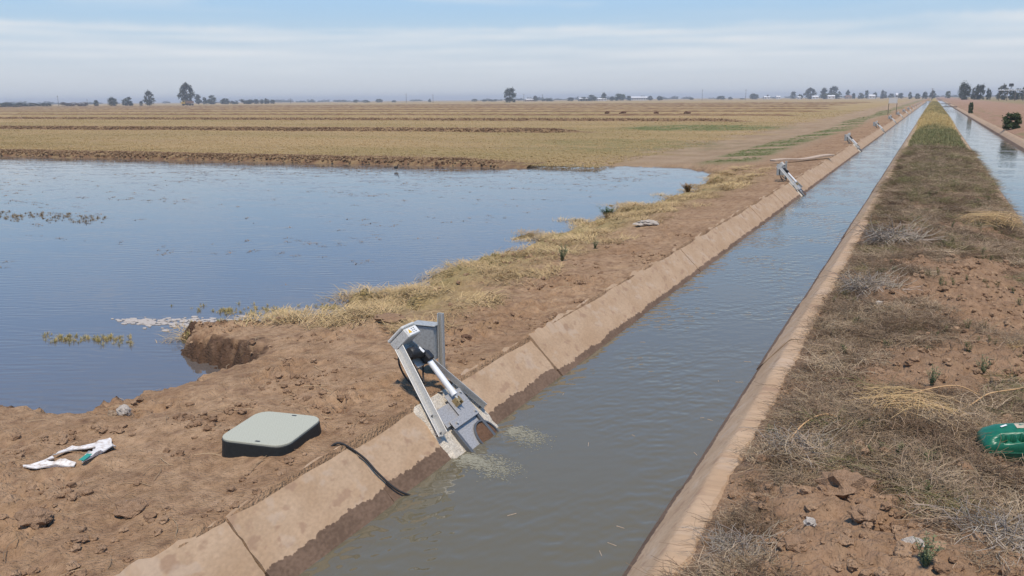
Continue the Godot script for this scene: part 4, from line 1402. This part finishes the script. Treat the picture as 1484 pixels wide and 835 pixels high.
func make_small_things() -> void:
	make_valve_box()
	scrap("white_plastic_scrap", [[-4.395, -2.628], [-4.354, -2.733], [-4.322, -2.761], [-4.271, -2.736], [-4.263, -2.69], [-4.226, -2.684], [-4.069, -2.727], [-4.045, -2.702], [-4.191, -2.614], [-4.265, -2.586], [-4.322, -2.598]], "left piece of torn white plastic, muddy and half buried in the bank", 0.012, [])
	scrap("white_plastic_scrap", [[-4.336, -2.773], [-4.375, -2.832], [-4.349, -2.906], [-4.28, -2.912], [-4.278, -2.94], [-4.266, -2.99], [-4.278, -3.067], [-4.234, -3.079], [-4.155, -3.024], [-4.069, -2.986], [-4.007, -2.764], [-4.002, -2.719], [-4.031, -2.729], [-4.102, -2.858], [-4.168, -2.93], [-4.221, -2.904], [-4.263, -2.85], [-4.309, -2.785]], "right piece of torn white plastic, bent like a boomerang with a green tip", 0.022, [-4.013, -2.722, -4.03, -2.79])
	make_jug()
	# the black hose over the lip of the ditch
	var hose := part("black_hose", curve_tube([Vector3(-2.86, -0.01, -3.405), Vector3(-2.82, 0.03, -3.415), Vector3(-2.78, 0.028, -3.44), Vector3(-2.69, -0.06, -3.50), Vector3(-2.60, -0.148, -3.515), Vector3(-2.50, -0.25, -3.56), Vector3(-2.40, -0.34, -3.68)], 0.0065), M.rubber, self)
	tag(hose, "black hose hanging over the concrete lip into the water", "hose")
	# a board on the bank
	var board := thing("wooden_board", Vector3(-3.45, 0.0, -27.0), "long pale wooden board lying on the bank behind the second gate", "board")
	board.rotation.y = 0.86
	var st := begin()
	var shape: Array = []
	for k in 13:
		var t := k / 12.0
		shape.append(Vector3(lerpf(-1.15, 1.15, t), 0.03 + 0.09 * t * t + 0.02 * sin(t * 9.0), 0))
	for k in 12: bar(st, shape[k], shape[k + 1] + (shape[k + 1] - shape[k]) * 0.02, 0.26, 0.05, Vector3.UP, 0.006)
	part("plank", done(st), M.board, board)
	# stones and clods big enough to point at
	lone("stone", lump(31, Vector3(0.10, 0.07, 0.07), 0.3), M.stone, [-4.54, -3.42, 0.015], "pale broken stone at the edge of the muddy inlet", "stone")
	lone("stone", lump(32, Vector3(0.075, 0.06, 0.06), 0.3), M.stone_tan, [-4.66, -3.42, 0.01], "brown stone just left of the pale stone by the inlet", "stone")
	lone("stone", lump(33, Vector3(0.085, 0.05, 0.06), 0.35), M.stone, [0.09, -3.30, 0.02], "whitish stone in green weeds at the bottom of the berm", "stone")
	lone("stone", lump(34, Vector3(0.05, 0.04, 0.05), 0.3), M.stone, [-0.30, -3.36, 0.015], "small pale stone among the clods at the ditch side of the berm", "stone")
	lone("stone", lump(35, Vector3(0.07, 0.05, 0.06), 0.3), M.stone, [-0.26, -7.65, 0.02], "small grey stone on bare soil midway along the berm", "stone")
	lone("concrete_chunk", lump(36, Vector3(0.34, 0.10, 0.16), 0.5, 2), M.stone, [-3.86, -12.5, 0.03], "jagged pale chunk of concrete on the bank before the second gate", "rubble", "", 0.5)
	lone("soil_slab", lump(37, Vector3(0.30, 0.07, 0.20), 0.3), M.clod_bank, [-4.23, -5.97, 0.03], "flat slab of hardened soil behind the nearest gate's box", "clod", "", 0.3)
	lone("soil_slab", lump(38, Vector3(0.16, 0.09, 0.13), 0.35), M.clod_bank, [-3.59, -2.16, 0.01], "large clod of soil nearest the lower left corner", "clod")
	lone("soil_slab", lump(39, Vector3(0.165, 0.075, 0.13), 0.3), M.clod_bank, [-3.26, -2.44, 0.01], "wide flat clod between the plastic scraps and the concrete lip", "clod", "", 0.4)
	lone("soil_slab", lump(40, Vector3(0.07, 0.035, 0.06), 0.4), M.clod_bank, [-3.22, -2.13, 0.01], "small flat clod in front of the wide flat clod", "clod")
	lone("soil_slab", lump(41, Vector3(0.09, 0.07, 0.08), 0.35), M.clod_dark, [-3.22, -5.62, 0.02], "dark round clod on the bank just right of the electrical cabinet", "clod")
	lone("soil_slab", lump(42, Vector3(0.07, 0.035, 0.05), 0.3), M.clod_bank, [-3.75, -3.66, 0.01], "small oval clod behind the left corner of the valve box", "clod")
	lone("soil_slab", lump(43, Vector3(0.24, 0.16, 0.22), 0.4), M.clod_bank, [-0.20, -3.84, 0.02], "biggest crumbling clod on the berm, below the green jug", "clod")
	lone("soil_slab", lump(44, Vector3(0.10, 0.08, 0.09), 0.4), M.clod_bank, [-0.34, -3.20, 0.02], "clod at the berm's foot beside the small pale stone", "clod")
	lone("soil_slab", lump(45, Vector3(0.11, 0.07, 0.08), 0.4), M.clod_bank, [-0.10, -3.52, 0.02], "rounded clod between the biggest clod and the whitish stone", "clod")
	# single plants
	var herb := herb_mesh(14, 26, 0.055)
	var green := grass_material(0.20, 0.235, 0.125)
	for a in [[-3.94, -9.29, 0.24, "grey green weed standing alone on the bank beyond the nearest gate"], [-3.89, -10.3, 0.16, "smaller grey green weed just behind the lone weed on the bank"], [-4.15, -9.9, 0.12, "tiny green sprig left of the smaller weed on the bank"], [0.13, -3.17, 0.15, "green weed around the whitish stone at the frame's bottom"], [0.15, -5.45, 0.14, "bright green weed beside the yellow straw in mid berm"], [0.44, -5.9, 0.15, "green weed on the berm above the green jug"], [-0.66, -4.55, 0.09, "small green weed at the right concrete edge"]]:
		var o := thing("weed", Vector3(a[0], ground(a[0], a[1]) - 0.01, a[1]), a[3], "weed", "single green weeds")
		o.scale = Vector3.ONE * a[2]
		part("leaves", herb, green, o)
	var low := herb_mesh(40, 26, 0.05)
	var bush := thing("water_weed", Vector3(-5.35, POND_Y - 0.02, -14.9), "dark green leafy clump growing in the shallows by the straw", "water plant")
	bush.scale = Vector3(0.5, 0.28, 0.5)
	part("leaves", low, grass_material(0.075, 0.12, 0.04), bush)
	bush = thing("water_weed", Vector3(-4.75, ground(-4.75, -18.4), -18.4), "rusty straw coloured clump at the end of the flood's right shore", "water plant")
	bush.scale = Vector3(0.45, 0.25, 0.45)
	part("leaves", low, grass_material(0.42, 0.27, 0.11), bush)
	var hay := Blades.new()
	for k in 120:
		var a := rng.randfn(-0.5, 0.75)
		var p := Vector3(rng.randfn(0, 0.08), 0.06 + rng.randf() * 0.08, rng.randfn(0, 0.09))
		var dir := Vector3(cos(a), 0.25, -sin(a)).normalized()
		hay.stem([p - dir * 0.14, p, p + dir * 0.14 + Vector3.DOWN * 0.05, p + dir * 0.26 + Vector3.DOWN * 0.16], 0.0016, 0.0009, shade())
	var straw := grass_material(0.56, 0.40, 0.21)
	for a in [[0.95, -13.4, 1.9, 2.6, "bleached yellow tuft hanging over the berm's edge to the second ditch"], [0.0, -5.05, 1.15, 0.2, "long yellow straw fanned out over mid berm, beside green weeds"], [0.78, -6.6, 0.8, 1.2, "pale straw bunch at the frame's right edge above the jug"]]:
		var o := thing("straw_tuft", Vector3(a[0], ground(a[0], a[1]) - 0.02, a[1]), a[4], "straw tuft", "straw tufts on the berm")
		o.scale = Vector3(1, 0.8, 1) * a[2]
		o.rotation.y = a[3]
		part("stems", hay.mesh(), straw, o)
	var dead := tangle_mesh(260, 0.9, 0.0022)
	var ashen := plain(lin(0.46, 0.40, 0.33), 0.9)
	ashen.vertex_color_use_as_albedo = true
	for a in [[-0.28, -11.3, 1.9, "ash grey dead bush halfway along the berm"], [-0.45, -4.3, 0.95, "pale dead bush overhanging the right concrete edge"], [-0.52, -3.15, 0.8, "dry grey bush at the concrete edge near the frame's bottom"], [-0.36, -8.3, 1.4, "brown grey dead bush at the ditch side, nearer than the ash grey one"], [0.42, -3.55, 1.0, "pale dry brush in the lower right corner"]]:
		var o := thing("dead_bush", Vector3(a[0], ground(a[0], a[1]) - 0.02, a[1]), a[3], "dead bush", "dead bushes on the berm")
		o.scale = Vector3.ONE * a[2]
		part("stems", dead, ashen, o)
	# long dry branches lying across the berm
	var reed := plain(lin(0.50, 0.31, 0.15), 0.85)
	for a in [[[-0.16, 0.16, -4.85], [0.05, 0.24, -5.15], [0.28, 0.27, -5.42], [0.46, 0.26, -5.48], [0.66, 0.2, -5.55], "longest orange brown branch across mid berm"], [[0.20, 0.2, -5.0], [0.33, 0.25, -5.18], [0.45, 0.24, -5.38], [0.62, 0.21, -5.6], [0.75, 0.16, -5.85], "shorter brown branch crossing the longest one toward the right edge"], [[-0.55, 0.10, -4.25], [-0.48, 0.19, -4.5], [-0.40, 0.22, -4.68], [-0.33, 0.17, -4.72], [-0.26, 0.11, -4.66], "pale arched stalk above the right concrete edge"]]:
		var pts: Array = []
		for q in 5: pts.append(Vector3(a[q][0], maxf(ground(a[q][0], a[q][2]) + [0.0, 0.05, 0.06, 0.04, 0.0][q], 0.0), a[q][2]))
		var o := part("dry_branch", curve_tube(pts, 0.0042, 6), reed, self)
		tag(o, a[5], "branch", "dry branches on the berm")
	# foam where the inlet meets the flooded field
	st = begin()
	for k in 260:
		var t := rng.randf()
		var x := lerpf(-7.4, -6.3, t) + rng.randfn(0, 0.12)
		var z := lerpf(-5.75, -6.1, t) - rng.randfn(0.0, 0.13) * (0.4 + t)
		if shore_distance(x, z) > -0.02: continue
		var ring := PackedVector2Array()
		var size := rng.randf_range(0.008, 0.034)
		for q in 7: ring.append(Vector2(x, z) + Vector2(cos(TAU * q / 7) * 1.6, sin(TAU * q / 7)) * size * rng.randf_range(0.6, 1.1))
		slab(st, ring, POND_Y - 0.006, POND_Y + rng.randf_range(0.003, 0.008), 0.002)
	tag(part("foam", done(st), M.foam, self), "whitish foam floating at the mouth of the inlet", "foam", "", "stuff")
	# froth where the water rushes at the nearest gate, and straw afloat on the ditch
	st = begin()
	for run in [[-2.43, -4.17, -2.06, -4.11, 1000], [-2.36, -4.70, -2.08, -4.60, 600]]:
		for k in run[4]:
			var t := pow(rng.randf(), 1.2)
			var x := lerpf(run[0], run[2], t) + rng.randfn(0, 0.022 + 0.02 * t)
			var z := lerpf(run[1], run[3], t) + rng.randfn(0, 0.042 + 0.03 * t)
			var long := rng.randf_range(0.004, 0.016) * (1.3 - t)
			var ring := PackedVector2Array()
			for q in 6: ring.append(Vector2(x, z) + (Vector2(cos(TAU * q / 6) * long, sin(TAU * q / 6) * 0.0022)).rotated(0.0 + rng.randfn(0, 0.1)))
			slab(st, ring, CANAL_Y - 0.003, CANAL_Y + rng.randf_range(0.0005, 0.0035))
	tag(part("froth", done(st), M.froth, self), "cream coloured froth in the water at the nearest gate's foot", "froth", "", "stuff")
	st = begin()
	for k in 46:
		var z := -2.4 - 36.0 * pow(rng.randf(), 1.6)
		var x := -1.12 - absf(rng.randfn(0, 0.12)) if k % 2 == 0 else rng.randf_range(-2.4, -1.1)
		var w := rng.randf() * TAU
		var half := Vector3(cos(w), 0, sin(w)) * rng.randf_range(0.008, 0.03)
		bar(st, Vector3(x, CANAL_Y + 0.001, z) - half, Vector3(x, CANAL_Y + 0.001, z) + half, 0.003, 0.003, Vector3.UP, 0.001)
	tag(part("floating_straw", done(st), M.board, self), "bits of straw floating on the near ditch", "straw", "", "stuff")
	# bird far out in the shallows
	var bird := thing("bird", Vector3(-15.6, POND_Y, -22.8), "small dark bird standing in the far shallows", "bird")
	bird.scale = Vector3.ONE * 0.6
	part("body", lump(51, Vector3(0.26, 0.14, 0.13), 0.1, 2, false), M.feather, bird).position = Vector3(0, 0.17, 0)
	st = begin()
	tube(st, [Vector3(0.08, 0.19, 0), Vector3(0.13, 0.27, 0), Vector3(0.15, 0.32, 0), Vector3(0.19, 0.33, 0), Vector3(0.24, 0.32, 0)], [0.035, 0.022, 0.03, 0.022, 0.004], 8)
	part("head", done(st), M.feather, bird)
	for s in [-0.03, 0.03]:
		st = begin()
		tube(st, [Vector3(0, 0.12, s), Vector3(0.01, -0.08, s)], [0.006], 5)
		part("leg", done(st), M.feather, bird)
	# a panel on posts beside the sixth gate
	var panel := thing("sign_board", Vector3(-3.9, 0.0, -100.0), "blank white sign board on two posts behind the far gates", "sign")
	st = begin()
	block(st, at(0, 1.45, 0), Vector3(0.85, 0.6, 0.05), 0.01)
	part("board", done(st), M.wall, panel)
	for s in [-0.4, 0.4]:
		st = begin()
		block(st, at(s, 0.6, -0.06), Vector3(0.06, 1.9, 0.06), 0.005)
		part("post", done(st), M.wood, panel)
	# heaps on the far stubble
	var k := 0
	for x in [-43.0, -40.5, -35.5, -31.0]:
		lone("weed_heap", lump(60 + k, Vector3(0.7 + 0.3 * (k % 2), 0.5, 0.6), 0.5), M.clod_dark, [x, -118.0, 0.1], ["leftmost", "second from left", "third from left", "rightmost"][k] + " of four dark heaps on the far stubble", "heap", "dark heaps on the field")
		k += 1
	# shrubs on the bank of the second ditch
	var shrub := crown_mesh(0, 900, 150)
	for a in [[4.0, -54.0, 1.05, 1.0, "round green shrub on the right bank of the second ditch"], [3.72, -105.0, 0.55, 1.3, "narrow dark shrub hanging over the second ditch, farther off"]]:
		var o := thing("bank_shrub", Vector3(a[0], ground(a[0], a[1]) - 0.03, a[1]), a[4], "shrub", "shrubs by the second ditch")
		o.scale = Vector3(a[2], a[3], a[2])
		part("leaves", shrub, grass_material(0.085, 0.115, 0.05), o)
	# small checks across the ditches
	for a in [[-1.77, -352.0, 2.2, "grey check across the far end of the near ditch"], [2.47, -164.0, 2.5, "plank across the second ditch, nearer of two"], [2.47, -226.0, 2.5, "plank across the second ditch, farther of two"]]:
		var o := thing("ditch_crossing", Vector3(a[0], 0.0, a[1]), a[3], "plank bridge", "crossings over the ditches")
		st = begin()
		block(st, at(0, 0.06, 0), Vector3(a[2], 0.12, 0.6), 0.01)
		part("plank", done(st), M.wood, o)
		for s in [-1.0, 1.0]:
			st = begin()
			block(st, at(s * (a[2] / 2.0 - 0.12), -0.17, 0), Vector3(0.2, 0.36, 0.5), 0.01)
			part("support", done(st), M.wood, o)

# ---------------------------------------------------------------- far things
const TREES := [
	[-521, -335, 11.3, 3.9, 2], [-517, -342, 9.6, 3.4, 2], [-513, -348, 8.8, 3.1, 2], [-509, -354, 6.2, 3.3, 2], [-502, -365, 11.6, 3.6, 5], [-497, -370, 8.1, 3.4, 5],
	[-492, -377, 3.6, 4.2, 0], [-486, -385, 6.8, 6.2, 0], [-481, -392, 7.8, 6.1, 0], [-475, -398, 2.8, 3.3, 0], [-472, -402, 9.7, 11.1, 1], [-441, -406, 13.2, 16.7, 1],
	[-553, -521, 7.5, 8.7, 1], [-550, -525, 4.1, 6.6, 0], [-546, -529, 8.7, 8.3, 0], [-538, -536, 8.8, 5.3, 0], [-533, -542, 7.6, 3.8, 2], [-526, -549, 11.8, 5.2, 2],
	[-520, -554, 5.3, 4.3, 0], [-517, -557, 3.6, 3.6, 0], [-514, -560, 4.7, 5.1, 0], [-510, -563, 4.8, 3.9, 0], [-570, -760, 5.3, 3.6, 0], [-561, -767, 9.9, 3.1, 0],
	[-549, -775, 9.2, 4.1, 0], [-536, -785, 6.1, 2.5, 0], [-503, -806, 3.8, 3.7, 0], [-460, -831, 7.7, 3.3, 0], [-450, -837, 6.9, 2.1, 0], [-442, -841, 9.3, 3.1, 2],
	[-264, -528, 9.6, 10.8, 0], [-357, -771, 6.9, 5.5, 1], [-346, -776, 13.8, 3.3, 2], [-325, -785, 7.6, 3.8, 0], [-313, -790, 8.3, 4.4, 0], [-305, -793, 11.0, 6.4, 0],
	[-294, -798, 6.9, 8.3, 1], [-287, -800, 6.2, 4.8, 0], [-279, -803, 13.0, 7.5, 6], [-271, -806, 5.5, 5.0, 0], [-251, -812, 6.8, 4.5, 1], [-242, -815, 6.8, 4.7, 0],
	[-250, -968, 5.6, 2.9, 0], [-218, -976, 11.8, 4.6, 0], [-208, -978, 6.3, 3.3, 0], [-195, -981, 6.3, 2.0, 2], [-182, -983, 12.5, 7.0, 0], [-168, -986, 3.1, 5.3, 3],
	[-141, -990, 6.9, 8.9, 0], [-120, -892, 5.5, 5.4, 0], [-111, -893, 13.8, 11.5, 1], [-98, -895, 9.6, 11.3, 1], [-89, -896, 13.7, 12.6, 1], [-92, -895, 23.3, 6.1, 6],
	[-76, -897, 5.4, 9.0, 1], [-71, -897, 4.1, 6.2, 0], [-64, -898, 6.8, 6.2, 0], [-59, -898, 4.7, 8.8, 0], [-52, -898, 5.4, 6.7, 0], [-44, -899, 6.7, 8.6, 0],
	[-37, -899, 6.0, 5.2, 0], [-29, -900, 6.0, 5.8, 0], [-16, -700, 3.1, 5.7, 0], [-11, -700, 4.1, 4.4, 0], [-6, -700, 4.1, 5.8, 0], [-1, -700, 5.1, 6.5, 1],
	[9, -700, 4.0, 5.7, 6], [12, -420, 6.0, 8.4, 0], [16, -420, 3.6, 6.9, 0], [18, -420, 3.6, 7.1, 0], [21, -419, 2.5, 5.3, 0], [26, -419, 5.0, 7.0, 0],
	[29, -419, 2.5, 7.5, 3], [31, -419, 5.9, 6.0, 2], [34, -419, 2.9, 5.7, 0]]

func make_trees() -> void:
	var crowns := {}
	var trunks := {}
	for kind in [0, 1, 2, 5, 6]:
		crowns[kind] = [crown_mesh(kind, 100 + kind * 7), crown_mesh(kind, 101 + kind * 7), crown_mesh(kind, 102 + kind * 7)]
		trunks[kind] = trunk_mesh(kind, 200 + kind)
	crowns[3] = [palm_crown_mesh(5)]
	trunks[3] = trunk_mesh(3, 203)
	var tones := {0: grass_material(0.060, 0.075, 0.042), 1: grass_material(0.066, 0.074, 0.050), 2: grass_material(0.062, 0.078, 0.044), 3: grass_material(0.06, 0.07, 0.035), 5: grass_material(0.16, 0.11, 0.08), 6: grass_material(0.10, 0.125, 0.05)}
	var called := {0: "round_tree", 1: "tall_tree", 2: "hedge_bush", 3: "palm_tree", 5: "brown_bush", 6: "pale_green_tree"}
	var looks := {0: "rounded dark tree", 1: "tall ragged tree", 2: "low wide bush", 3: "slim palm", 5: "brownish bare bush", 6: "pale green leafy tree"}
	var groups := [[11, "on the horizon left of the tallest tree"], [12, ""], [22, "in the row right of the tallest tree"], [30, "left of the lone dark tree"], [31, ""], [42, "between lone tree and long building"], [49, "right of the long pale building"], [62, "in the grove by the white houses"], [67, "near where the ditch vanishes"], [75, "beyond the dirt road at the right"]]
	var counts := {}
	var g := 0
	for i in TREES.size():
		if i >= groups[g][0]: g += 1
		var t: Array = TREES[i]
		var kind: int = t[4]
		var label := "tallest ragged tree, standing behind the yellow truck at the left" if i == 11 else "lone dense dark tree in the middle of the horizon"
		if i != 11 and i != 30:
			var key := "%d_%d" % [g, kind]
			counts[key] = counts.get(key, -1) + 1
			label = "%s %s, %s such" % [looks[kind], groups[g][1], ORDINAL[mini(counts[key], 15)]]
		var o := thing(called[kind], Vector3(t[0], FIELD_Y if t[0] < 0 else 0.0, t[1]), label, "tree" if kind in [0, 1, 3, 6] else "bush", "trees along the horizon")
		o.scale = Vector3.ONE * (0.9 if i in [10, 11] else 1.0) * Vector3(t[2] * (1.0 if kind != 3 else 1.7), t[3], t[2] * (1.0 if kind != 3 else 1.7))
		o.rotation.y = i * 2.4
		part("trunk", trunks[kind], M.bark, o)
		part("crown", crowns[kind][i % crowns[kind].size()], tones[kind], o)

func make_treeline() -> void:
	var where := []
	var tints := []
	for k in 420:
		var a := deg_to_rad(rng.randf_range(-66.0, 14.0))
		var far := rng.randf_range(1300.0, 1900.0)
		var clump := broad.get_noise_2d(a * 60.0, 3.0)
		if rng.randf() > 0.55 + clump * 1.2: continue
		var tall := rng.randf_range(2.5, 6.0) * (1.0 + clump)
		where.append(turned(sin(a) * far, FIELD_Y, -cos(a) * far, Vector3(rng.randf_range(8.0, 22.0), tall, 12.0)))
		tints.append(Color(0.06, 0.072, 0.045) * rng.randf_range(0.8, 1.5))
	many("far_treeline", crown_mesh(2, 700), M.leaf, where, tints, "faint hazy treeline along the whole horizon", "treeline")

func make_house(x: float, z: float, wide: float, tall: float, label: String, wall: Material, roof: Material, open := false) -> void:
	var deep := clampf(wide * 0.6, 3.0, 9.0)
	var o := thing("farm_building", Vector3(x, FIELD_Y, z), label, "building", "farm buildings on the horizon")
	o.rotation.y = atan2(-x, -z) + 0.25
	var st := begin()
	if open:
		for sx in [-0.5, -0.25, 0.0, 0.25, 0.5]:
			for sz in [-0.45, 0.45]: block(st, at(sx * wide * 0.96, tall * 0.35, sz * deep), Vector3(0.3, tall * 0.7, 0.3), 0.02)
		block(st, at(0, tall * 0.35, -deep * 0.4), Vector3(wide * 0.96, tall * 0.7, 0.15), 0.02)
	else:
		block(st, at(0, tall * 0.35, 0), Vector3(wide * 0.96, tall * 0.7, deep), 0.03)
	part("wall", done(st), wall, o)
	st = begin()
	var y0 := tall * 0.7 + 0.005
	var a := [Vector3(-wide / 2, y0, deep * 0.56), Vector3(wide / 2, y0, deep * 0.56), Vector3(wide / 2, tall, 0), Vector3(-wide / 2, tall, 0), Vector3(-wide / 2, y0, -deep * 0.56), Vector3(wide / 2, y0, -deep * 0.56)]
	var middle := Vector3(0, y0 + 0.1, 0)
	quad(st, a[0], a[1], a[2], a[3], middle)
	quad(st, a[3], a[2], a[5], a[4], middle)
	quad(st, a[0], a[1], a[5], a[4], middle)
	tri(st, a[0], a[3], a[4], middle)
	tri(st, a[1], a[2], a[5], middle)
	part("roof", done(st), roof, o)
	if open: return
	for q in maxi(2, int(wide / 2.5)):
		var px := wide * 0.96 * ((q + 0.5) / maxi(2, int(wide / 2.5)) - 0.5)
		st = begin()
		block(st, at(px, tall * 0.38, deep / 2 + 0.02), Vector3(0.9, tall * 0.28, 0.08), 0.01)
		part("window" if q != 1 else "door", done(st), M.glass_dark if q != 1 else M.wood, o)

func make_far_things() -> void:
	make_trees()
	make_treeline()
	make_house(-312, -791, 12.4, 3.2, "open sided pale shed left of centre on the horizon", M.wall, M.roof_pale, true)
	make_house(-296, -796, 9.6, 2.6, "low white house just right of the open shed", M.wall, M.roof_pale)
	make_house(-277, -856, 18.1, 4.0, "long pale building, widest on the horizon", M.wall, M.roof_pale)
	make_house(-362, -769, 9.7, 2.6, "low grey house right of the lone dark tree", M.wall_tan, M.roof_pale)
	make_house(-169, -986, 7.0, 3.4, "small white house beside the slim palm", M.wall, M.roof_pale)
	make_house(-157, -988, 4.7, 3.6, "tiny white shed right of the house by the palm", M.wall, M.roof_pale)
	make_house(-121, -890, 3.5, 2.8, "tiny white hut at the left end of the grove", M.wall, M.roof_pale)
	make_house(-104, -874, 6.1, 3.3, "white house with pale roof before the tall grove trees", M.wall, M.roof_pale)
	make_house(-90, -880, 6.9, 3.8, "white roofed house among the pale green trees", M.wall, M.roof_pale)
	make_house(-74, -877, 6.0, 3.3, "brown house at the right end of the grove", M.wall_tan, M.roof_brown)
	make_house(-52, -858, 5.8, 3.8, "bright white house farthest right before the ditch's end", M.wall, M.roof_pale)
	make_house(-31, -859, 2.0, 5.0, "narrow white tower like shed left of the ditch's end", M.wall, M.roof_pale)
	var poles := [[-489, -348, 6.7], [-559, -421, 4.7], [-551, -432, 5.2], [-499, -573, 5.0], [-359, -542, 7.0], [-342, -553, 6.4], [-281, -586, 6.3], [-289, -638, 6.0], [-167, -680, 8.7], [-134, -687, 8.4], [-1, -500, 6.2]]
	for k in poles.size():
		var p: Array = poles[k]
		var o := thing("utility_pole", Vector3(p[0], FIELD_Y, p[1]), "thin wooden utility pole on the horizon, %s from the left" % ORDINAL[k], "utility pole", "utility poles on the horizon")
		var st := begin()
		tube(st, [Vector3(0, -0.3, 0), Vector3(0, p[2], 0)], [0.16, 0.11], 6)
		part("shaft", done(st), M.wood, o)
		st = begin()
		block(st, at(0, p[2] * 0.93, 0), Vector3(1.8, 0.12, 0.12), 0.01)
		part("crossarm", done(st), M.wood, o)
	# truck at the field's edge
	var truck := thing("farm_truck", Vector3(-382, FIELD_Y, -352), "yellow farm truck with a dark bed at the far field edge", "truck")
	truck.rotation.y = 0.83
	var st := begin()
	block(st, at(0, 1.0, 0), Vector3(6.4, 0.35, 2.0), 0.04)
	part("chassis", done(st), M.black, truck)
	st = begin()
	block(st, at(-2.2, 2.0, 0), Vector3(1.7, 1.65, 2.1), 0.15)
	block(st, at(-3.25, 1.55, 0), Vector3(0.9, 0.8, 1.9), 0.12)
	var cab := part("cab", done(st), M.machine, truck)
	for s in [-1.0, 1.0]:
		st = begin()
		block(st, at(-2.2, 2.4, s * 1.055), Vector3(1.1, 0.6, 0.04), 0.01)
		part("window", done(st), M.glass_dark, cab)
	st = begin()
	block(st, at(1.1, 2.05, 0), Vector3(4.3, 1.3, 2.3), 0.06)
	part("bed", done(st), M.roof_brown, truck)
	for x in [-2.5, 1.2, 2.5]:
		for s in [-1.0, 1.0]:
			st = begin()
			tube(st, [Vector3(x, 0.52, s * 0.75), Vector3(x, 0.52, s * 1.1)], [0.52], 16)
			part("wheel", done(st), M.rubber, truck)
	# long shade shelter beyond the dirt road
	var shelter := thing("shade_shelter", Vector3(30.0, 0.0, -330.0), "long low grey shade shelter on posts at the right edge", "shelter")
	st = begin()
	block(st, at(0, 3.6, 0), Vector3(22.0, 0.25, 5.0), 0.03)
	part("roof", done(st), M.roof_pale, shelter)
	for k in 10:
		st = begin()
		block(st, at(-10.5 + k * 2.33, 1.7, 2.2), Vector3(0.2, 3.5, 0.2), 0.02)
		part("post", done(st), M.wood, shelter)

# ---------------------------------------------------------------- the scene
func _ready() -> void:
	rng.seed = 77
	for n in [[broad, 1, 0.16, 3], [mid, 2, 1.9, 3], [fine, 3, 8.5, 3]]:
		n[0].seed = n[1]
		n[0].frequency = n[2]
		n[0].fractal_octaves = n[3]
		n[0].noise_type = FastNoiseLite.TYPE_SIMPLEX_SMOOTH
	var camera := Camera3D.new()
	camera.name = "camera"
	camera.transform = Transform3D(Basis(Vector3(0.89554, -0.00794, -0.44492), Vector3(-0.09194, 0.97496, -0.20247), Vector3(0.43539, 0.22222, 0.87239)).orthonormalized(), Vector3(0, 1.9, 0))
	camera.fov = 38.37
	camera.near = 0.05
	camera.far = 9000.0
	add_child(camera)
	camera.make_current()
	var sky := Sky.new()
	var panorama := PanoramaSkyMaterial.new()
	panorama.panorama = make_sky()
	sky.sky_material = panorama
	var env := Environment.new()
	env.background_mode = Environment.BG_SKY
	env.sky = sky
	env.tonemap_mode = Environment.TONE_MAPPER_LINEAR
	env.tonemap_exposure = 1.0
	env.sdfgi_enabled = true
	env.ssao_enabled = true
	env.ssil_enabled = true
	env.fog_enabled = true
	env.fog_density = 0.0005
	env.fog_light_color = Color8(236, 239, 245)
	var world := WorldEnvironment.new()
	world.environment = env
	world.name = "environment"
	add_child(world)
	var sun := DirectionalLight3D.new()
	sun.name = "sun"
	sun.light_energy = 1.35
	sun.light_color = Color(1.0, 0.95, 0.88)
	sun.light_angular_distance = 8.0
	sun.shadow_enabled = true
	sun.look_at_from_position(Vector3(0.16, 1.2, 0.36), Vector3.ZERO)
	add_child(sun)
	make_materials()
	print("materials ", Time.get_ticks_msec())
	make_ground()
	print("ground ", Time.get_ticks_msec())
	# section of each ditch side, from its outer edge down to the floor
	make_lining("ditch_lining_left", "tan concrete slabs lining the left side of the near ditch", [Vector2(-2.79, 0.02), Vector2(-2.02, -0.75), Vector2(-1.75, -0.75)], Vector2(-0.7071, -0.7071), JOINTS, 10, [0.03, 0.10])
	make_lining("ditch_lining_right", "tan concrete slabs lining the berm side of the near ditch", [Vector2(-0.75, 0.012), Vector2(-0.845, 0.006), Vector2(-0.868, -0.012), Vector2(-1.50, -0.75), Vector2(-1.75, -0.75)], Vector2(0.75, -0.66), [3.0, -1.9, -4.3, -6.7, -9.1, -11.4, -13.8, -16.2, -18.5, -21.0, -23.4, -25.8, -28.2, -30.6], 40, [0.04, 0.12])
	make_lining("second_ditch_lining_left", "concrete lining of the second ditch on the berm side", [Vector2(1.25, 0.01), Vector2(1.33, 0.0), Vector2(2.05, -0.75), Vector2(2.45, -0.75)], Vector2(-0.7071, -0.7071), [3.0, -12.0, -24.0, -36.0], 70, [0.15, 0.15])
	make_lining("second_ditch_lining_right", "concrete lining of the second ditch below the dirt road", [Vector2(3.78, 0.02), Vector2(3.66, 0.012), Vector2(2.90, -0.75), Vector2(2.45, -0.75)], Vector2(0.7071, -0.7071), [3.0, -25.0, -31.0, -35.5, -39.0, -43.5, -47.0, -51.5, -56.0, -60.0, -64.0, -70.0], 90, [0.15, 0.15])
	make_water()
	make_ridges()
	print("setting ", Time.get_ticks_msec())
	make_gates()
	make_small_things()
	make_far_things()
	print("things ", Time.get_ticks_msec())
	make_ground_cover()
	print("cover ", Time.get_ticks_msec())
